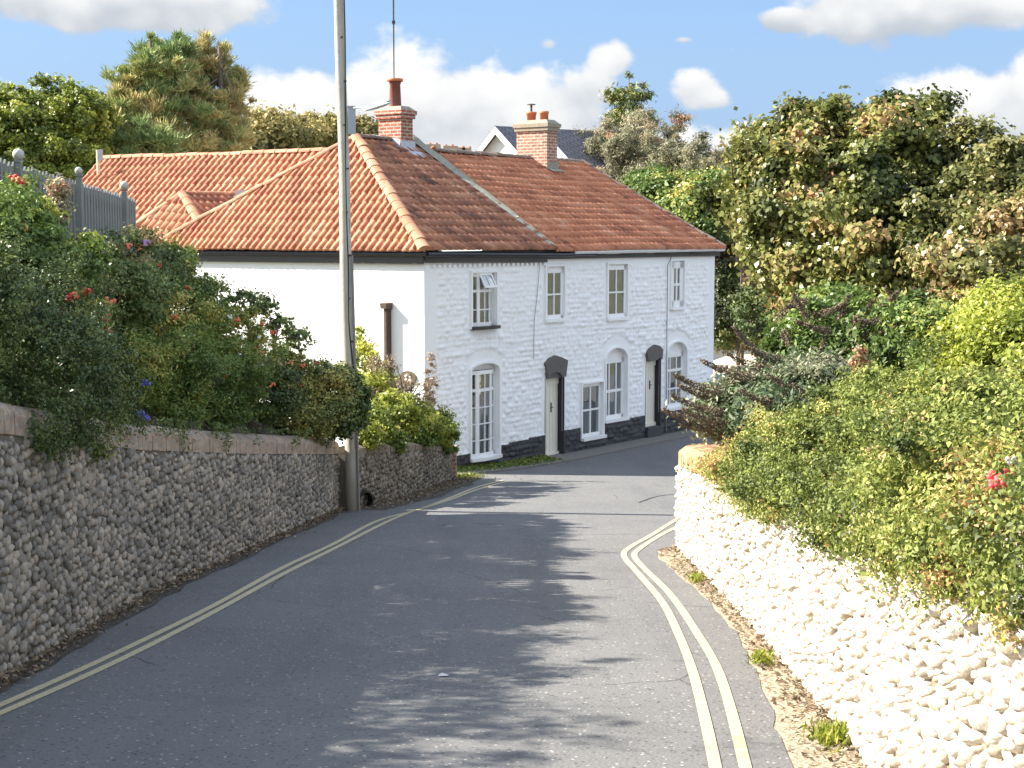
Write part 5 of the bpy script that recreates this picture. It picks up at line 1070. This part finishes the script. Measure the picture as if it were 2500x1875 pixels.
# ------------------------------------------------------------------ far houses
A_=P(1208,307,62); dr=np.array([.8,.6,0]); gd=np.array([.6,-.8,0]); Lh=6.6; hw=4.2; dz=3.0
hs=thing('house',(A_[0]+2.5,A_[1]+2,-5),'white gabled house with dark slate roof behind the terrace chimney','house')
a=A_; L=lambda f,g_,z: a+dr*f+gd*g_+zz*z
mb=MB(); mb.add([L(0,0,0),L(Lh,0,0),L(Lh,hw,-dz),L(0,hw,-dz)],[(0,1,2,3)]); mb.add([L(0,0,0),L(Lh,0,0),L(Lh,-hw,-dz),L(0,-hw,-dz)],[(3,2,1,0)]); mb.build('roof',MT['slate'],hs)
mb=MB(); mb.add([L(.35,-hw,-dz),L(.35,0,-.1),L(.35,hw,-dz),L(.35,hw*.95,-9),L(.35,-hw*.95,-9)],[(0,1,2,3,4)]); mb.add([L(.35,hw*.95,-dz+.1),L(Lh-.2,hw*.95,-dz+.1),L(Lh-.2,hw*.95,-9),L(.35,hw*.95,-9)],[(0,1,2,3)]); mb.build('wall',MT['render'],hs)
mb=MB()
for s_ in (1,-1): mb.hexa([L(0,s_*hw,-dz-.30),L(.06,s_*hw,-dz-.30),L(.06,s_*hw,-dz-.03),L(0,s_*hw,-dz-.03),L(0,0,-.30),L(.06,0,-.30),L(.06,0,-.03),L(0,0,-.03)])
mb.build('bargeboard',MT['gloss'],hs)
q=P(1352,352,58); q2=P(1395,400,57); mb=MB(); mb.hexa([q,q+dr*.08,q+dr*.08-zz*.45,q-zz*.45,q2,q2+dr*.08,q2+dr*.08-zz*.3,q2-zz*.3]); mb.build('bargeboard',MT['gloss'],hs)
mb=MB(); q=P(1300,283,60)
cx_=[(1056,362,.6),(1095,366,.5),(1122,370,.45),(1138,371,.4)]
hd=thing('house',P(1090,420,110),'distant terrace roofs with tan chimney stacks left of the white gable','house')
c=P(1090,392,110); MB().box((c[0],c[1]+3,c[2]-4.5),(3.3,2,4.5)).build('wall',plain('tan_brick',(.32,.25,.18),.9,.3,2,.3),hd)
mb=MB(); mb.prism([np.array([c[0]-3.6,c[1]+.8,c[2]]),np.array([c[0]-3.6,c[1]+5.2,c[2]]),np.array([c[0]-3.6,c[1]+3,c[2]+.5])],np.array([7.2,0,0])); mb.build('roof',plain('grey_roof_tile',(.22,.19,.16),.9,.3,2,.3),hd)
for px,py,w_ in cx_:
    q=P(px,py,111); mb=MB(); mb.box((q[0],q[1]+1.5,q[2]-.4),(w_*.8,.4,.75)); o=mb.build('chimney',plain('tan_brick',(.38,.29,.20),.9,.3,2,.3),hd)
    mb=MB(); [mb.tube([q+np.array([d_,1.5,.3]),q+np.array([d_,1.5,.46])],[.12,.10],7) for d_ in (-.25,.2)]; mb.build('chimney_pot',MT['pot'],o)
root=thing('house',P(0,300,80),'sliver of a dark tiled roof at the left frame edge','house'); q=P(-30,262,80)
mb=MB(); mb.prism([q+np.array([-5,0,-1.2]),q+np.array([1.3,0,-1.2]),q+np.array([1.0,0,.62]),q+np.array([-5,0,.62])],np.array([0,5,0])); mb.build('roof',plain('dark_roof_tile',(.09,.07,.075),.8,.2,3,.2),root)
mb=MB(); mb.prism([q+np.array([-5,.4,-7]),q+np.array([.8,.4,-7]),q+np.array([.8,.4,-1.2]),q+np.array([-5,.4,-1.2])],np.array([0,4,0])); mb.build('wall',MT['render'],root)
root=thing('timber_mast',P(1976,300,38),'thin bare mast poking above the sycamores','post'); MB().tube([P(1974,330,38),P(1977,254,38)],.05,6).build('mast',MT['rust'],root)
# ------------------------------------------------------------------ trees left of the frame that shade the road
SHD=[(3,1.1),(8.97,1.0),(10.2,1.15),(10.9,.7),(11.4,.2),(12.0,.8),(12.4,1.5),(12.9,1.1),(13.6,.1),(14.4,.05),(15.4,.0),(16.4,.45),(17.2,.3),(18.4,.75),(20,.95),(22,.9),(24,1.2),(25.6,1.2)]
tanE=math.tan(R(SUN_EL)); hb_=[]
for yl_ in np.arange(3.5,25.8,.55):
    xr_=lin(SHD,yl_)-.22+random.uniform(-.15,.1); Ln=xr_+8.2; y0=yl_+Ln*(SY/-SX); top=float(gz(0,yl_))+Ln*tanE/math.hypot(SX,SY)
    if y0>23.4: break
    hb_.append((-8.2,y0,(top-.6)/2,.55,.42,(top+.6)/2))
tree('garden_hedge','tall garden hedge on the left bank outside the frame whose shade falls over the road',hb_,90000,.10,G_mid,91,-.6,.10,'hedge',nl=30,clump=.24,lift=.1,aspect=.4,rough=.55,gap=.12,shell=.3)
# ------------------------------------------------------------------ litter and ground cover
def scatter(name,label,pts,size,mat,kind='stuff',seed=1,up=1.2):
    r=np.random.default_rng(seed); C_=np.array(pts); n=len(C_); nn=r.normal(0,.5,(n,3))+np.array([0,0,up]); nn/=np.linalg.norm(nn,axis=1)[:,None]; t=np.cross(nn,rdir(r,n)); t/=np.linalg.norm(t,axis=1)[:,None]
    L=size*r.uniform(.4,1.4,n); o=leafmesh(name,C_,t,nn,L,L*.5,r.random(n),mat,None); tag(o,label,name.split('_')[-1],kind=kind); return o
r=np.random.default_rng(77); pts=[]
for _ in range(2600):
    y=r.uniform(8,26); x=lin(WL,y)+.02+abs(r.normal(0,.10)); pts.append((x,y,float(gz(x,y))+.03+.02*r.random()))
for _ in range(1400):
    y=r.uniform(26,33.5); x=lin(LWL,y)+.05+abs(r.normal(0,.25)); pts.append((x,y,float(gz(x,y))+.03))
scatter('fallen_leaves','dead leaves and twigs gathered along the foot of the shaded left walls',pts,.05,G_dry,seed=5)
pts=[]
for _ in range(3000):
    y=r.uniform(7,21); e=lin(XR,y)+.02; wx=lin(WR,y); x=wx-abs(r.normal(0,.16))-.03 if r.random()<.85 else r.uniform(min(e,wx-.01),wx)
    if x>e: pts.append((x,y,float(gz(x,y))+.012+.03*r.random()*(x>wx-.15)))
scatter('fallen_leaves','brown leaf litter and twigs along the foot of the sunlit right wall',pts,.045,G_dry,seed=6)
pts=[]
for _ in range(9000):
    s_=r.uniform(-1,4.5); w_=abs(r.normal(0,.28))+.02; q=FW(s_,w_,0); pts.append((q[0],q[1],float(gz(q[0],q[1]))+.05+.08*r.random()*math.exp(-w_*3)))
scatter('weeds','low weeds and moss growing along the foot of the black plinth',pts,.06,G_mid,seed=7,up=.5)
for cx_,cy_,n_,s_,lb in ((1.98,9.6,420,.07,'largest green grass tuft at the foot of the whitewashed wall nearest the camera'),(1.95,12.2,140,.05,'small weed tuft halfway along the foot of the whitewashed wall'),(2.0,17.,110,.05,'tiny weed at the foot of the whitewashed wall near its rounded end'),(-1.0,33.6,500,.18,'sunlit grass tuft at the end of the low flint wall by the cottage')):
    pts=[]
    for _ in range(n_): x=cx_+r.normal(0,s_);y=cy_+r.normal(0,s_*1.5); pts.append((x,y,float(gz(x,y))+.01+.09*r.random()))
    C_=np.array(pts); n=len(C_); t=r.normal(0,.5,(n,3))+np.array([0,0,.9]); t/=np.linalg.norm(t,axis=1)[:,None]; nn=np.cross(t,rdir(r,n)); nn/=np.linalg.norm(nn,axis=1)[:,None]
    o=leafmesh('grass_tuft',C_-C_[0]*0,t,nn,r.uniform(.04,.11,n),r.uniform(.008,.02,n),r.uniform(0,.8,n),G_fresh,None); tag(o,lb,'grass',kind='stuff')
